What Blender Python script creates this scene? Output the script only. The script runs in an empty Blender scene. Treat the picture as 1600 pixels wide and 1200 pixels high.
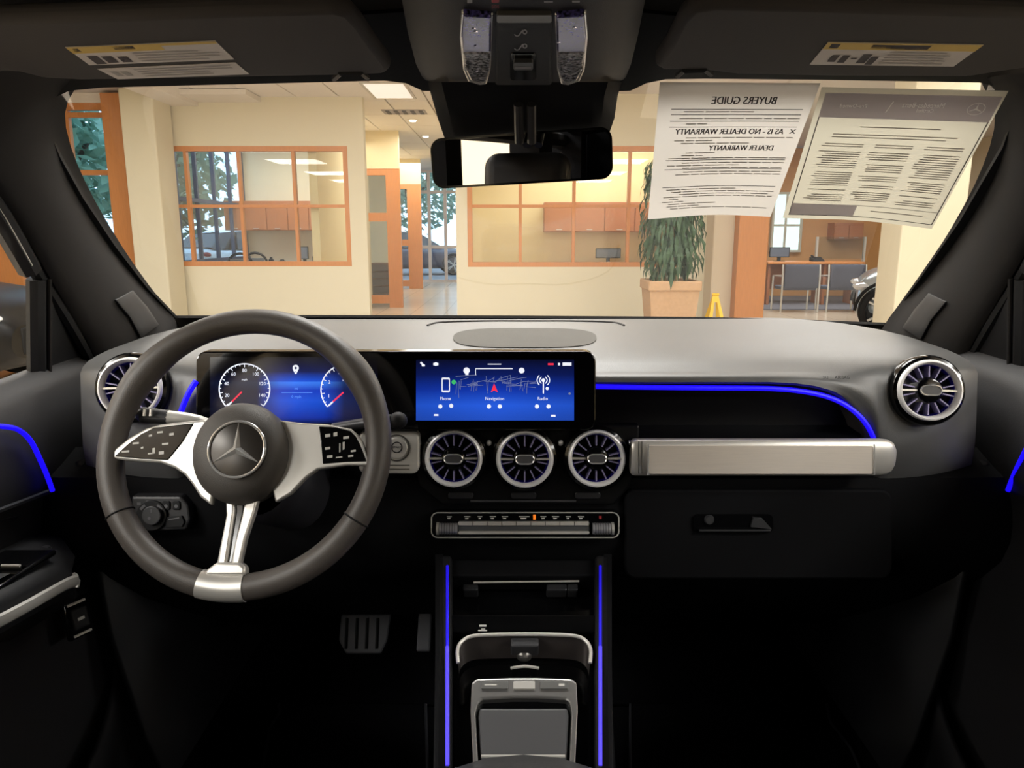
import bpy, math, random
from mathutils import Vector as V, Matrix
random.seed(7)
S = bpy.context.scene
COL = S.collection
# ------------------------------------------------------------------ camera, light, exposure
TH = math.radians(11.3); FP = 1150.0; CAM = V((0, 0, 1.35))
SN, CS = math.sin(TH), math.cos(TH)
cd = bpy.data.cameras.new('camera'); cam = bpy.data.objects.new('camera', cd); COL.objects.link(cam)
cd.sensor_fit = 'HORIZONTAL'; cd.sensor_width = 36; cd.lens = FP / 1600 * 36; cd.clip_start = 0.02; cd.clip_end = 300
cam.location = CAM; cam.rotation_euler = (math.pi / 2 - TH, 0, 0); S.camera = cam
S.view_settings.view_transform = 'Standard'; S.view_settings.look = 'None'
S.view_settings.exposure = 0.0; S.view_settings.gamma = 1; S.view_settings.use_curve_mapping = False
W = bpy.data.worlds.new('world'); S.world = W; W.use_nodes = True
bg = W.node_tree.nodes['Background']; bg.inputs[0].default_value = (0.52, 0.74, 1.0, 1); bg.inputs[1].default_value = 3.2
def area(name, loc, sx, sy, power, col=(1.0, 0.975, 0.945), rot=(0, 0, 0)):
    l = bpy.data.lights.new(name, 'AREA'); l.shape = 'RECTANGLE'; l.size = sx; l.size_y = sy; l.energy = power; l.color = col
    o = bpy.data.objects.new(name, l); COL.objects.link(o); o.location = loc; o.rotation_euler = rot
    return o
for ax in (-5.6, -2.8, 0, 2.8, 5.6):
    for ay, pw in ((-4.6, 150), (-1.4, 160), (2.2, 100), (5.0, 52), (7.6, 44)):
        area('showroom_light', (ax, ay, 3.27), 1.3, 1.3, pw)
area('office_light', (-3.7, 13.4, 3.1), 2.2, 1.4, 85)
area('office_light', (1.4, 12.6, 3.1), 2.6, 1.0, 80, (1.0, 0.94, 0.84))
area('lounge_light', (5.6, 13.6, 3.1), 2.6, 2.4, 150)
area('corridor_light', (-1.6, 13.6, 3.22), 0.8, 2.4, 55)
area('corridor_light', (-2.6, 18.8, 3.22), 2.0, 2.4, 100)

# ------------------------------------------------------------------ pixel helpers (1600x1200 frame)
def ray(px, py):
    a = (px - 800) / FP; b = (600 - py) / FP
    return V((a, CS + b * SN, -SN + b * CS))
def PY(px, py, Y): r = ray(px, py); return CAM + r * (Y / r.y)
def PZ(px, py, Z): r = ray(px, py); return CAM + r * ((Z - CAM.z) / r.z)
def PX(px, py, X): r = ray(px, py); return CAM + r * (X / r.x)
def PT(px, py, t): return CAM + ray(px, py) * t
def PN(px, py, o, n): r = ray(px, py); return CAM + r * ((o - CAM).dot(n) / r.dot(n))
def ZY(py, Y): return PY(800, py, Y).z
CX = 0.028      # centre line of the car

# ------------------------------------------------------------------ materials
def lin(c):
    f = lambda u: u / 12.92 if u <= 0.04045 else ((u + 0.055) / 1.055) ** 2.4
    return tuple(f(x / 255) for x in c)
MATS = {}
def mat(name, col, rough=0.5, metal=0.0, emit=0.0, spec=0.5, noise=0.0, nscale=40, bump=0.0, bscale=300, coat=0.0, aniso=None, transl=0.0):
    if name in MATS: return MATS[name]
    m = bpy.data.materials.new(name); m.use_nodes = True; nt = m.node_tree; b = nt.nodes['Principled BSDF']
    c = lin(col)
    b.inputs['Base Color'].default_value = (*c, 1); b.inputs['Roughness'].default_value = rough
    b.inputs['Metallic'].default_value = metal; b.inputs['Specular IOR Level'].default_value = spec
    b.inputs['Coat Weight'].default_value = coat
    if emit:
        b.inputs['Emission Color'].default_value = (*c, 1); b.inputs['Emission Strength'].default_value = emit
    tc = nt.nodes.new('ShaderNodeTexCoord')
    if noise:
        n = nt.nodes.new('ShaderNodeTexNoise'); n.inputs['Scale'].default_value = nscale; n.inputs['Detail'].default_value = 4
        mp = nt.nodes.new('ShaderNodeMapping'); nt.links.new(tc.outputs['Object'], mp.inputs[0]); nt.links.new(mp.outputs[0], n.inputs[0])
        if aniso: mp.inputs['Scale'].default_value = aniso
        r = nt.nodes.new('ShaderNodeMapRange'); (noise > 0.8) and (setattr(r.inputs[1], 'default_value', 0.38), setattr(r.inputs[2], 'default_value', 0.64)); r.inputs[3].default_value = 1 - noise; r.inputs[4].default_value = 1 + noise
        nt.links.new(n.outputs[0], r.inputs[0])
        mx = nt.nodes.new('ShaderNodeVectorMath'); mx.operation = 'SCALE'; mx.inputs[0].default_value = c
        nt.links.new(r.outputs[0], mx.inputs[3]); nt.links.new(mx.outputs[0], b.inputs['Base Color'])
    if bump:
        n2 = nt.nodes.new('ShaderNodeTexNoise'); n2.inputs['Scale'].default_value = bscale; n2.inputs['Detail'].default_value = 2
        nt.links.new(tc.outputs['Object'], n2.inputs[0])
        bp = nt.nodes.new('ShaderNodeBump'); bp.inputs['Strength'].default_value = bump; bp.inputs['Distance'].default_value = 0.001
        nt.links.new(n2.outputs[0], bp.inputs['Height']); nt.links.new(bp.outputs[0], b.inputs['Normal'])
    if transl:
        out = nt.nodes['Material Output']; t = nt.nodes.new('ShaderNodeBsdfTranslucent'); t.inputs[0].default_value = (*c, 1)
        ms = nt.nodes.new('ShaderNodeMixShader'); ms.inputs[0].default_value = transl
        nt.links.new(b.outputs[0], ms.inputs[1]); nt.links.new(t.outputs[0], ms.inputs[2]); nt.links.new(ms.outputs[0], out.inputs[0])
    MATS[name] = m; return m
def glass(name, tint=(1, 1, 1), refl=1.0, rough=0.0):
    if name in MATS: return MATS[name]
    m = bpy.data.materials.new(name); m.use_nodes = True; nt = m.node_tree; nt.nodes.remove(nt.nodes['Principled BSDF'])
    out = nt.nodes['Material Output']; t = nt.nodes.new('ShaderNodeBsdfTransparent'); t.inputs[0].default_value = (*tint, 1)
    g = nt.nodes.new('ShaderNodeBsdfGlossy'); g.inputs['Roughness'].default_value = rough
    f = nt.nodes.new('ShaderNodeFresnel'); f.inputs[0].default_value = 1.45
    mu = nt.nodes.new('ShaderNodeMath'); mu.operation = 'MULTIPLY'; mu.inputs[1].default_value = refl
    ms = nt.nodes.new('ShaderNodeMixShader'); nt.links.new(f.outputs[0], mu.inputs[0]); nt.links.new(mu.outputs[0], ms.inputs[0])
    nt.links.new(t.outputs[0], ms.inputs[1]); nt.links.new(g.outputs[0], ms.inputs[2]); nt.links.new(ms.outputs[0], out.inputs[0])
    MATS[name] = m; return m
# car
pad_m = mat('dash_pad', (82, 82, 82), 0.42, noise=0.04, nscale=60, bump=0.2, bscale=900, spec=0.7)
black_m = mat('black_plastic', (20, 20, 22), 0.6, bump=0.15, bscale=900, spec=0.3)
deep_m = mat('deep_black_plastic', (9, 9, 11), 0.75, spec=0.12)
gloss_m = mat('piano_black', (8, 8, 9), 0.12, spec=0.5)
trim_m = mat('pillar_cloth', (36, 34, 33), 0.85, noise=0.1, nscale=300, spec=0.25)
visor_m = mat('visor_vinyl', (60, 57, 56), 0.75, bump=0.1, spec=0.3)
liner_m = mat('headliner_cloth', (26, 26, 28), 0.95, noise=0.15, nscale=400, spec=0.1)
leather_m = mat('wheel_leather', (72, 67, 63), 0.46, bump=0.25, bscale=700, spec=0.5)
hub_m = mat('hub_leather', (66, 62, 58), 0.55, bump=0.3, bscale=900)
silver_m = mat('satin_silver', (214, 211, 205), 0.36, 0.6)
silverp_m = mat('silver_paint', (200, 197, 190), 0.4, 0.45)
chrome_m = mat('chrome', (236, 235, 233), 0.16, 0.7)
brush_m = mat('brushed_aluminium', (222, 213, 203), 0.38, 0.5, noise=0.10, nscale=60, aniso=(0.5, 8, 14))
door_m = mat('door_vinyl', (27, 26, 28), 0.6, bump=0.2, bscale=800)
carpet_m = mat('carpet', (16, 16, 19), 0.98, noise=0.3, nscale=700, spec=0.1, bump=0.5, bscale=900)
piping_m = mat('mat_piping', (60, 60, 66), 0.8)
rubber_m = mat('black_rubber', (14, 14, 14), 0.7, spec=0.3)
blue_m = mat('ambient_blue', (26, 10, 232), 0.4, emit=1.15)
bluedim_m = mat('ambient_blue_dim', (22, 14, 110), 0.4, emit=0.12)
blues_m = mat('ambient_blue_pale', (72, 60, 214), 0.4, emit=0.9)
navy_m = mat('vent_vane', (140, 134, 172), 0.4, 0.3)
bowl_m = mat('vent_bowl', (14, 10, 46), 0.5)
scr_black = mat('display_glass', (5, 5, 6), 0.08, spec=0.5)
ui_w = mat('screen_white', (225, 230, 245), 0.5, emit=0.85)
ui_d = mat('screen_grey', (120, 130, 170), 0.5, emit=0.5)
ui_r = mat('screen_red', (230, 40, 70), 0.5, emit=0.9)
ui_c = mat('screen_cyan', (90, 150, 240), 0.5, emit=0.8)
ui_g = mat('screen_green', (60, 190, 110), 0.5, emit=0.7)
icon_m = mat('icon_print', (190, 188, 182), 0.6)
icond_m = mat('icon_print_dim', (95, 95, 98), 0.6)
orange_m = mat('orange_lamp', (235, 120, 30), 0.5, emit=0.7)
red_m = mat('red_button', (150, 25, 30), 0.5)
lens_m = mat('lamp_lens', (150, 150, 156), 0.12, 0.3, noise=0.9, nscale=260, spec=0.8, coat=0.6)  # strong noise here and below paints the lens sparkle into the colour
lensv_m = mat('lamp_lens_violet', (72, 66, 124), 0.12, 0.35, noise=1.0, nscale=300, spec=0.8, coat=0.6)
paper_m = mat('paper', (208, 203, 196), 0.9, transl=0.40, noise=0.02, nscale=20)
paperg_m = mat('paper_warm', (192, 187, 170), 0.9, transl=0.42, noise=0.02, nscale=20)
ink_m = mat('ink', (64, 60, 60), 0.9); inkl_m = mat('ink_light', (160, 155, 150), 0.9); inkg_m = mat('ink_grey_band', (186, 180, 190), 0.9, transl=0.45)
inkw_m = mat('ink_white', (250, 250, 250), 0.9, transl=0.4)
lab_m = mat('label_white', (196, 188, 182), 0.6); laby_m = mat('label_yellow', (200, 168, 84), 0.6); labk_m = mat('label_ink', (60, 52, 54), 0.7)
glass_m = glass('windscreen_glass', (0.97, 0.99, 0.98), 0.15); pane_m = glass('office_glass', (0.97, 0.98, 0.97), 0.8)
mirror_m = mat('mirror_glass', (225, 225, 225), 0.01, 1.0)
# showroom
cream_m = mat('cream_paint', (218, 209, 184), 0.85, noise=0.015, nscale=3)
creamy_m = mat('warm_yellow_paint', (224, 207, 166), 0.85, noise=0.02, nscale=3)
white_m = mat('white_paint', (222, 214, 204), 0.85)
wood_m = mat('maple_wood', (198, 130, 72), 0.4, noise=0.14, nscale=7, aniso=(9, 9, 0.7))
woodd_m = mat('cherry_wood', (172, 110, 72), 0.45, noise=0.14, nscale=6, aniso=(0.8, 6, 6))
ceil_m = mat('ceiling_tile', (226, 218, 210), 0.95, noise=0.03, nscale=90)
tbar_m = mat('ceiling_bar', (205, 196, 186), 0.7)
tan_m = mat('sand_plaster', (178, 144, 110), 0.9, noise=0.14, nscale=25)
leaf_m = mat('leaf_green', (60, 88, 56), 0.5, noise=0.35, nscale=18, transl=0.25)
tree_m = mat('tree_leaf', (120, 160, 140), 0.6, noise=0.5, nscale=2.5, transl=0.35)
trunk_m = mat('bark', (70, 64, 60), 0.9, noise=0.3, nscale=12)
sign_m = mat('yellow_plastic', (236, 190, 20), 0.45)
greyf_m = mat('grey_fabric', (92, 96, 112), 0.85, noise=0.08, nscale=120)
alu_m = mat('window_aluminium', (70, 84, 110), 0.5, 0.3)
asph_m = mat('asphalt', (110, 114, 120), 0.9, noise=0.15, nscale=20)
carp_m = mat('car_paint_silver', (186, 198, 206), 0.25, 0.4, coat=0.5); cark_m = mat('car_paint_black', (9, 9, 10), 0.3, spec=0.3)
glassd_m = mat('dark_car_glass', (20, 24, 28), 0.05, spec=0.6)
lampw_m = mat('lamp_diffuser', (255, 244, 224), 0.5, emit=4.0)
def floor_mat():
    m = bpy.data.materials.new('floor_tile'); m.use_nodes = True; nt = m.node_tree; b = nt.nodes['Principled BSDF']
    tc = nt.nodes.new('ShaderNodeTexCoord'); br = nt.nodes.new('ShaderNodeTexBrick')
    br.offset = 0; br.inputs['Scale'].default_value = 1.0; br.inputs['Brick Width'].default_value = 0.6; br.inputs['Row Height'].default_value = 0.6
    br.inputs['Mortar Size'].default_value = 0.006
    br.inputs['Color1'].default_value = (*lin((206, 192, 172)), 1); br.inputs['Color2'].default_value = (*lin((198, 184, 166)), 1); br.inputs['Mortar'].default_value = (*lin((160, 148, 134)), 1)
    nt.links.new(tc.outputs['Object'], br.inputs[0]); nt.links.new(br.outputs[0], b.inputs['Base Color']); b.inputs['Roughness'].default_value = 0.22
    return m
floor_m = floor_mat()
def screen_mat(name, o, ux, uy, w, h, kind):
    # emissive display picture: a blue horizon glow, drawn by the screen itself
    m = bpy.data.materials.new(name); m.use_nodes = True; nt = m.node_tree; b = nt.nodes['Principled BSDF']
    b.inputs['Base Color'].default_value = (0.004, 0.004, 0.006, 1); b.inputs['Roughness'].default_value = 0.15
    g = nt.nodes.new('ShaderNodeNewGeometry')
    def coord(axis, scale):
        s = nt.nodes.new('ShaderNodeVectorMath'); s.operation = 'SUBTRACT'; s.inputs[1].default_value = o; nt.links.new(g.outputs['Position'], s.inputs[0])
        d = nt.nodes.new('ShaderNodeVectorMath'); d.operation = 'DOT_PRODUCT'; d.inputs[1].default_value = axis; nt.links.new(s.outputs[0], d.inputs[0])
        q = nt.nodes.new('ShaderNodeMath'); q.operation = 'DIVIDE'; q.inputs[1].default_value = scale; nt.links.new(d.outputs['Value'], q.inputs[0]); return q
    v = coord(uy, h); u = coord(ux, w)
    r = nt.nodes.new('ShaderNodeValToRGB'); nt.links.new(v.outputs[0], r.inputs[0]); cr = r.color_ramp
    stops = ([(0, (6, 12, 40)), (0.1, (14, 50, 170)), (0.35, (22, 84, 222)), (0.5, (14, 60, 200)), (0.62, (60, 130, 250)), (0.64, (20, 80, 220)), (0.78, (10, 24, 84)), (0.9, (8, 14, 50)), (1, (5, 6, 14))] if kind == 0 else
             [(0, (34, 78, 190)), (0.25, (38, 92, 222)), (0.5, (18, 54, 170)), (0.75, (10, 26, 92)), (1, (8, 12, 40))])
    while len(cr.elements) < len(stops): cr.elements.new(0.5)
    for e, (p, c) in zip(cr.elements, stops): e.position = p; e.color = (*lin(c), 1)
    r2 = nt.nodes.new('ShaderNodeValToRGB'); nt.links.new(u.outputs[0], r2.inputs[0]); c2 = r2.color_ramp
    st2 = [(0, 0.02), (0.28, 0.05), (0.42, 0.85), (0.5, 1.0), (0.68, 0.85), (0.80, 0.12), (1, 0.03)] if kind == 0 else [(0, 0.75), (0.5, 1.0), (1, 0.75)]
    while len(c2.elements) < len(st2): c2.elements.new(0.5)
    for e, (p, c) in zip(c2.elements, st2): e.position = p; e.color = (c, c, c, 1)
    mx = nt.nodes.new('ShaderNodeVectorMath'); mx.operation = 'MULTIPLY'; nt.links.new(r.outputs[0], mx.inputs[0]); nt.links.new(r2.outputs[0], mx.inputs[1])
    nt.links.new(mx.outputs[0], b.inputs['Emission Color']); b.inputs['Emission Strength'].default_value = 1.0
    return m

# ------------------------------------------------------------------ mesh gathering
def basis(n, up=V((0, 0, 1))):
    n = n.normalized(); x = up.cross(n)
    if x.length < 1e-5: x = V((1, 0, 0))
    x.normalize(); y = n.cross(x); return x, y, n
class G:
    def __init__(s): s.v = []; s.f = []
    def add(s, vs, fs):
        k = len(s.v); s.v += [V(p) for p in vs]; s.f += [[i + k for i in f] for f in fs]; return s
    def box(s, x0, x1, y0, y1, z0, z1):
        return s.add([(x0, y0, z0), (x1, y0, z0), (x1, y1, z0), (x0, y1, z0), (x0, y0, z1), (x1, y0, z1), (x1, y1, z1), (x0, y1, z1)],
                     [[0, 3, 2, 1], [4, 5, 6, 7], [0, 1, 5, 4], [1, 2, 6, 5], [2, 3, 7, 6], [3, 0, 4, 7]])
    def obox(s, c, ax, h):
        c = V(c); vs = []
        for k in (-1, 1):
            for (i, j) in ((-1, -1), (1, -1), (1, 1), (-1, 1)): vs.append(c + ax[0] * (i * h[0]) + ax[1] * (j * h[1]) + ax[2] * (k * h[2]))
        return s.add(vs, [[0, 3, 2, 1], [4, 5, 6, 7], [0, 1, 5, 4], [1, 2, 6, 5], [2, 3, 7, 6], [3, 0, 4, 7]])
    def tube(s, path, r, n=8, closed=False, sy=1.0, up=None):
        path = [V(p) for p in path]; m = len(path); R = r if isinstance(r, (list, tuple)) else [r] * m
        vs = []; nx = None
        for i, p in enumerate(path):
            a = path[(i - 1) % m] if (closed or i > 0) else p; b = path[(i + 1) % m] if (closed or i < m - 1) else p
            t = (b - a).normalized()
            if nx is None:
                nx = (up or (V((0, 0, 1)) if abs(t.z) < 0.9 else V((1, 0, 0)))); 
            if up is not None: nx = up
            nx = (nx - t * nx.dot(t)).normalized(); ny = t.cross(nx)
            for k in range(n):
                an = 2 * math.pi * k / n; vs.append(p + nx * (math.cos(an) * R[i]) + ny * (math.sin(an) * R[i] * sy))
        fs = []
        for i in range(m if closed else m - 1):
            j = (i + 1) % m
            for k in range(n): fs.append([i * n + k, i * n + (k + 1) % n, j * n + (k + 1) % n, j * n + k])
        if not closed: fs += [list(range(n))[::-1], [(m - 1) * n + k for k in range(n)]]
        return s.add(vs, fs)
    def lathe(s, prof, o, axis, n=32, sx=1.0, sy=1.0):
        x, y, z = basis(V(axis)); o = V(o); vs = []
        for (r, h) in prof:
            for k in range(n):
                an = 2 * math.pi * k / n; vs.append(o + x * (math.cos(an) * r * sx) + y * (math.sin(an) * r * sy) + z * h)
        fs = []
        for i in range(len(prof) - 1):
            for k in range(n): fs.append([i * n + k, i * n + (k + 1) % n, (i + 1) * n + (k + 1) % n, (i + 1) * n + k])
        return s.add(vs, fs)
    def prism(s, poly, vec):
        poly = [V(p) for p in poly]; m = len(poly); vec = V(vec)
        return s.add(poly + [p + vec for p in poly], [list(range(m)), [m + k for k in range(m)][::-1]] + [[k, m + k, m + (k + 1) % m, (k + 1) % m] for k in range(m)])
    def ring(s, outer, inner, vec):      # frame: same number of points outside and inside
        m = len(outer); vec = V(vec); o = [V(p) for p in outer]; i = [V(p) for p in inner]
        vs = o + i + [p + vec for p in o] + [p + vec for p in i]; fs = []
        for k in range(m):
            j = (k + 1) % m
            fs += [[k, j, m + j, m + k], [2 * m + k, 3 * m + k, 3 * m + j, 2 * m + j], [k, 2 * m + k, 2 * m + j, j], [m + k, m + j, 3 * m + j, 3 * m + k]]
        return s.add(vs, fs)
    def grid(s, rows, closed=False):
        n = len(rows[0]); vs = [p for r in rows for p in r]; fs = []
        for i in range(len(rows) - 1):
            for k in range(n if closed else n - 1): fs.append([i * n + k, i * n + (k + 1) % n, (i + 1) * n + (k + 1) % n, (i + 1) * n + k])
        return s.add(vs, fs)
    def quad(s, a, b, c, d): return s.add([a, b, c, d], [[0, 1, 2, 3]])
    def ell(s, c, rx, ry, rz, nu=16, nv=10):
        c = V(c); rows = []
        for i in range(nv + 1):
            th = math.pi * i / nv
            rows.append([c + V((rx * math.sin(th) * math.cos(2 * math.pi * k / nu), ry * math.sin(th) * math.sin(2 * math.pi * k / nu), rz * math.cos(th))) for k in range(nu)])
        return s.grid(rows, True)
    def build(s, name, m, parent=None, local=False, smooth=35, bevel=0, seg=2, solid=0, sub=0, soff=-1):
        me = bpy.data.meshes.new(name)
        vs = s.v
        if parent is not None and not local:
            inv = PM[parent.name].inverted(); vs = [inv @ p for p in vs]
        me.from_pydata([tuple(p) for p in vs], [], s.f); me.validate(); me.update()
        me.materials.append(m)
        if smooth:
            for p in me.polygons: p.use_smooth = True
            me.set_sharp_from_angle(angle=math.radians(smooth))
        o = bpy.data.objects.new(name, me); COL.objects.link(o)
        if name in PRINT: o['kind'] = 'stuff'      # lettering and pictograms too small to pick apart
        if parent is not None: o.parent = parent
        if solid: md = o.modifiers.new('s', 'SOLIDIFY'); md.thickness = solid; md.offset = soff
        if bevel: md = o.modifiers.new('b', 'BEVEL'); md.width = bevel; md.segments = seg; md.limit_method = 'ANGLE'
        if sub: md = o.modifiers.new('u', 'SUBSURF'); md.levels = sub; md.render_levels = sub
        return o
PM = {}
PRINT = {'printed_text', 'printed_rule', 'printed_border', 'map_lines', 'menu_text', 'status_icons', 'dial_scale', 'dial_numbers', 'trip_text', 'switch_icons', 'icons', 'header_lettering', 'printed_heading'}
def tag(o, label, cat=None, group=None, kind=None):
    if label: o['label'] = label
    if cat: o['category'] = cat
    if group: o['group'] = group
    if kind: o['kind'] = kind
    return o
def thing(name, label, cat, loc=(0, 0, 0), rot=None, group=None, kind=None):
    o = bpy.data.objects.new(name, None); COL.objects.link(o); o.empty_display_size = 0.05
    M = Matrix.Translation(V(loc)) @ (rot.to_4x4() if rot else Matrix.Identity(4))
    o.matrix_world = M; PM[o.name] = M
    return tag(o, label, cat, group, kind)
def struct(o, label=None): o['kind'] = 'structure'; (label and o.__setitem__('label', label)); return o
def sthing(name, label, loc=(0, 0, 0)):
    return thing(name, label, None, loc, kind='structure')
def inst(o, parent, loc=None, rot=None, name=None):
    c = o.copy(); COL.objects.link(c); c.parent = parent
    if loc is not None: c.location = loc
    if rot is not None: c.rotation_euler = rot
    return c
def copy_tree(o, M):
    r = o.copy(); COL.objects.link(r); r.matrix_world = M; PM[r.name] = M
    for ch in [c for c in o.children]:
        c = ch.copy(); COL.objects.link(c); c.parent = r
        for g in ch.children: d = g.copy(); COL.objects.link(d); d.parent = c
    return r
TXT = {}
def text2d(s, size):
    if s not in TXT:
        cu = bpy.data.curves.new('t', 'FONT'); cu.body = s; cu.align_x = 'CENTER'; cu.align_y = 'CENTER'; cu.resolution_u = 2
        ob = bpy.data.objects.new('t', cu); COL.objects.link(ob); dg = bpy.context.evaluated_depsgraph_get(); dg.update()
        me = bpy.data.meshes.new_from_object(ob.evaluated_get(dg))
        TXT[s] = ([(v.co.x, v.co.y) for v in me.vertices], [list(p.vertices) for p in me.polygons])
        bpy.data.objects.remove(ob); bpy.data.curves.remove(cu); bpy.data.meshes.remove(me)
    vs, fs = TXT[s]; return [(x * size, y * size) for x, y in vs], fs
class Plane:                 # flat thing in the scene; printed marks are laid on it
    def __init__(s, o, n): s.o = V(o); s.n = V(n).normalized(); s.ux, s.uy, _ = basis(s.n)
    def p(s, px, py, h=0.0): return PN(px, py, s.o + s.n * h, s.n)
    def rect(s, g, x0, y0, x1, y1, h): return g.quad(s.p(x0, y1, h), s.p(x1, y1, h), s.p(x1, y0, h), s.p(x0, y0, h))
    def text(s, g, t, cx, cy, size, h, sx=1.0):
        vs, fs = text2d(t, size); return g.add([s.p(cx + x * sx, cy - y, h) for x, y in vs], fs)
    def arc(s, g, cx, cy, r0, r1, a0, a1, h, n=24):
        for k in range(n):
            a = math.radians(a0 + (a1 - a0) * k / n); b = math.radians(a0 + (a1 - a0) * (k + 1) / n)
            q = [s.p(cx + r * math.cos(t), cy - r * math.sin(t), h) for r, t in ((r0, a), (r1, a), (r1, b), (r0, b))]
            g.quad(*q)
    def line(s, g, x0, y0, x1, y1, w, h):
        dx, dy = x1 - x0, y1 - y0; L = math.hypot(dx, dy) or 1; nx, ny = -dy / L * w / 2, dx / L * w / 2
        g.quad(s.p(x0 + nx, y0 + ny, h), s.p(x1 + nx, y1 + ny, h), s.p(x1 - nx, y1 - ny, h), s.p(x0 - nx, y0 - ny, h))
def rrect(x0, y0, x1, y1, r, n=5):     # rounded rectangle outline
    out = []
    for (cx, cy, a) in ((x1 - r, y0 + r, -90), (x1 - r, y1 - r, 0), (x0 + r, y1 - r, 90), (x0 + r, y0 + r, 180)):
        for k in range(n + 1):
            t = math.radians(a + 90 * k / n); out.append((cx + r * math.cos(t), cy + r * math.sin(t)))
    return out
def interp(pts, x):
    if x <= pts[0][0]: return pts[0][1]
    for (a, b), (c, d) in zip(pts, pts[1:]):
        if x <= c: return b + (d - b) * (x - a) / (c - a)
    return pts[-1][1]
def smoothpath(pts, n=6):
    pts = [V(p) for p in pts]; out = []
    for i in range(len(pts) - 1):
        p0 = pts[max(i - 1, 0)]; p1 = pts[i]; p2 = pts[i + 1]; p3 = pts[min(i + 2, len(pts) - 1)]
        for k in range(n):
            t = k / n; out.append(0.5 * ((2 * p1) + (p2 - p0) * t + (2 * p0 - 5 * p1 + 4 * p2 - p3) * t * t + (3 * p1 - p0 - 3 * p2 + p3) * t ** 3))
    out.append(pts[-1]); return out

# =================================================================== SHOWROOM (setting)
CZ = 3.30
XA0, XA1 = -5.30, PY(572, 320, 11).x
XB0, XB1 = PY(712, 320, 11).x, PY(1106, 320, 11).x
struct(G().box(-9.2, 9.7, -7.2, 24, -0.06, 0).build('floor', floor_m), 'glossy beige tiled showroom floor')
g = G(); g.box(-9.2, 9.7, -7.2, 11.15, CZ + 0.03, CZ + 0.15); g.box(XA0, 9.7, 11.15, 24, CZ + 0.03, CZ + 0.15)
ceil = struct(g.build('ceiling', tbar_m), 'suspended ceiling with pale square tiles'); PM[ceil.name] = Matrix.Identity(4)
tile = None
for i in range(-9, 2):
    for j in range(0, 8):
        x = i * 0.61 + 0.3; y = 9.5 + j * 1.22
        if y + 0.6 > 11.1 and x - 0.3 < XA0: continue
        if tile is None:
            tile = G().box(-0.295, 0.295, -0.598, 0.598, -0.012, 0.012).build('ceiling_panel', ceil_m, ceil, local=True, smooth=0, bevel=0.004, seg=1); tile.location = (x, y, CZ + 0.005)
        else: inst(tile, ceil, (x, y, CZ + 0.005))
def wall_hole(name, label, x0, x1, y0, y1, z1, hx0, hx1, hz0, hz1, m=cream_m):
    g = G(); g.box(x0, hx0, y0, y1, 0, z1); g.box(hx1, x1, y0, y1, 0, z1); g.box(hx0, hx1, y0, y1, 0, hz0); g.box(hx0, hx1, y0, y1, hz1, z1)
    return struct(g.build(name, m, smooth=0), label)
def window(name, label, xs, zs, y, fw=0.07, mw=0.045, d=0.10, fm=wood_m, pm=pane_m, mz=None, thick=None):
    """xs, zs: edges of the panes; every member and every pane is a piece"""
    w = sthing(name, label, ((xs[0] + xs[-1]) / 2, y, zs[0])); x0, x1, z0, z1 = xs[0], xs[-1], zs[0], zs[-1]
    for (a, b, c, e, nm) in ((x0, x1, z0, z0 + fw, 'window_frame'), (x0, x1, z1 - fw, z1, 'window_frame'), (x0, x0 + fw, z0 + fw, z1 - fw, 'window_frame'), (x1 - fw, x1, z0 + fw, z1 - fw, 'window_frame')):
        G().box(a, b, y - d / 2, y + d / 2, c, e).build(nm, fm, w, smooth=0)
    for k, x in enumerate(xs[1:-1]): G().box(x - mw / 2, x + mw / 2, y - d / 2 + 0.01, y + d / 2 - 0.01, z0 + fw, z1 - fw).build('mullion', fm, w, smooth=0)
    for z in zs[1:-1]:
        for a, b in zip(xs, xs[1:]): G().box(a + mw / 2 + (fw - mw / 2 if a == x0 else 0), b - mw / 2 - (fw - mw / 2 if b == x1 else 0), y - d / 2 + 0.015, y + d / 2 - 0.015, z - mw / 2, z + mw / 2).build('glazing_bar', fm, w, smooth=0)
    for c, e in zip(zs, zs[1:]):
        for a, b in zip(xs, xs[1:]): G().box(a + 0.02, b - 0.02, y - 0.003, y + 0.003, c + 0.02, e - 0.02).build('pane', pm, w, smooth=0)
    return w
zt, zb = PY(400, 228, 11).z, PY(400, 416, 11).z; zm = PY(400, 322, 11).z
X11 = lambda px, py=322: PY(px, py, 11).x
wall_hole('wall_front_left', 'cream partition wall with an office window beside the corridor', XA0, XA1, 11, 11.15, CZ + 0.03, X11(247), X11(546), zb, zt)
window('window_1', 'maple framed office window looking through to trees, left of corridor', [X11(v) for v in (247, 294, 376, 461, 546)], [zb, zm, zt], 11.06)
wall_hole('wall_front_right', 'cream partition wall with an office window behind the mirror', XB0, XB1, 11, 11.15, CZ + 0.03, X11(730), X11(1062), zb - 0.01, zt)
window('window_2', 'maple framed office window below the rear-view mirror', [X11(v) for v in (730, 813, 897, 983, 1062)], [zb - 0.01, zm, zt], 11.06)
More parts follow.
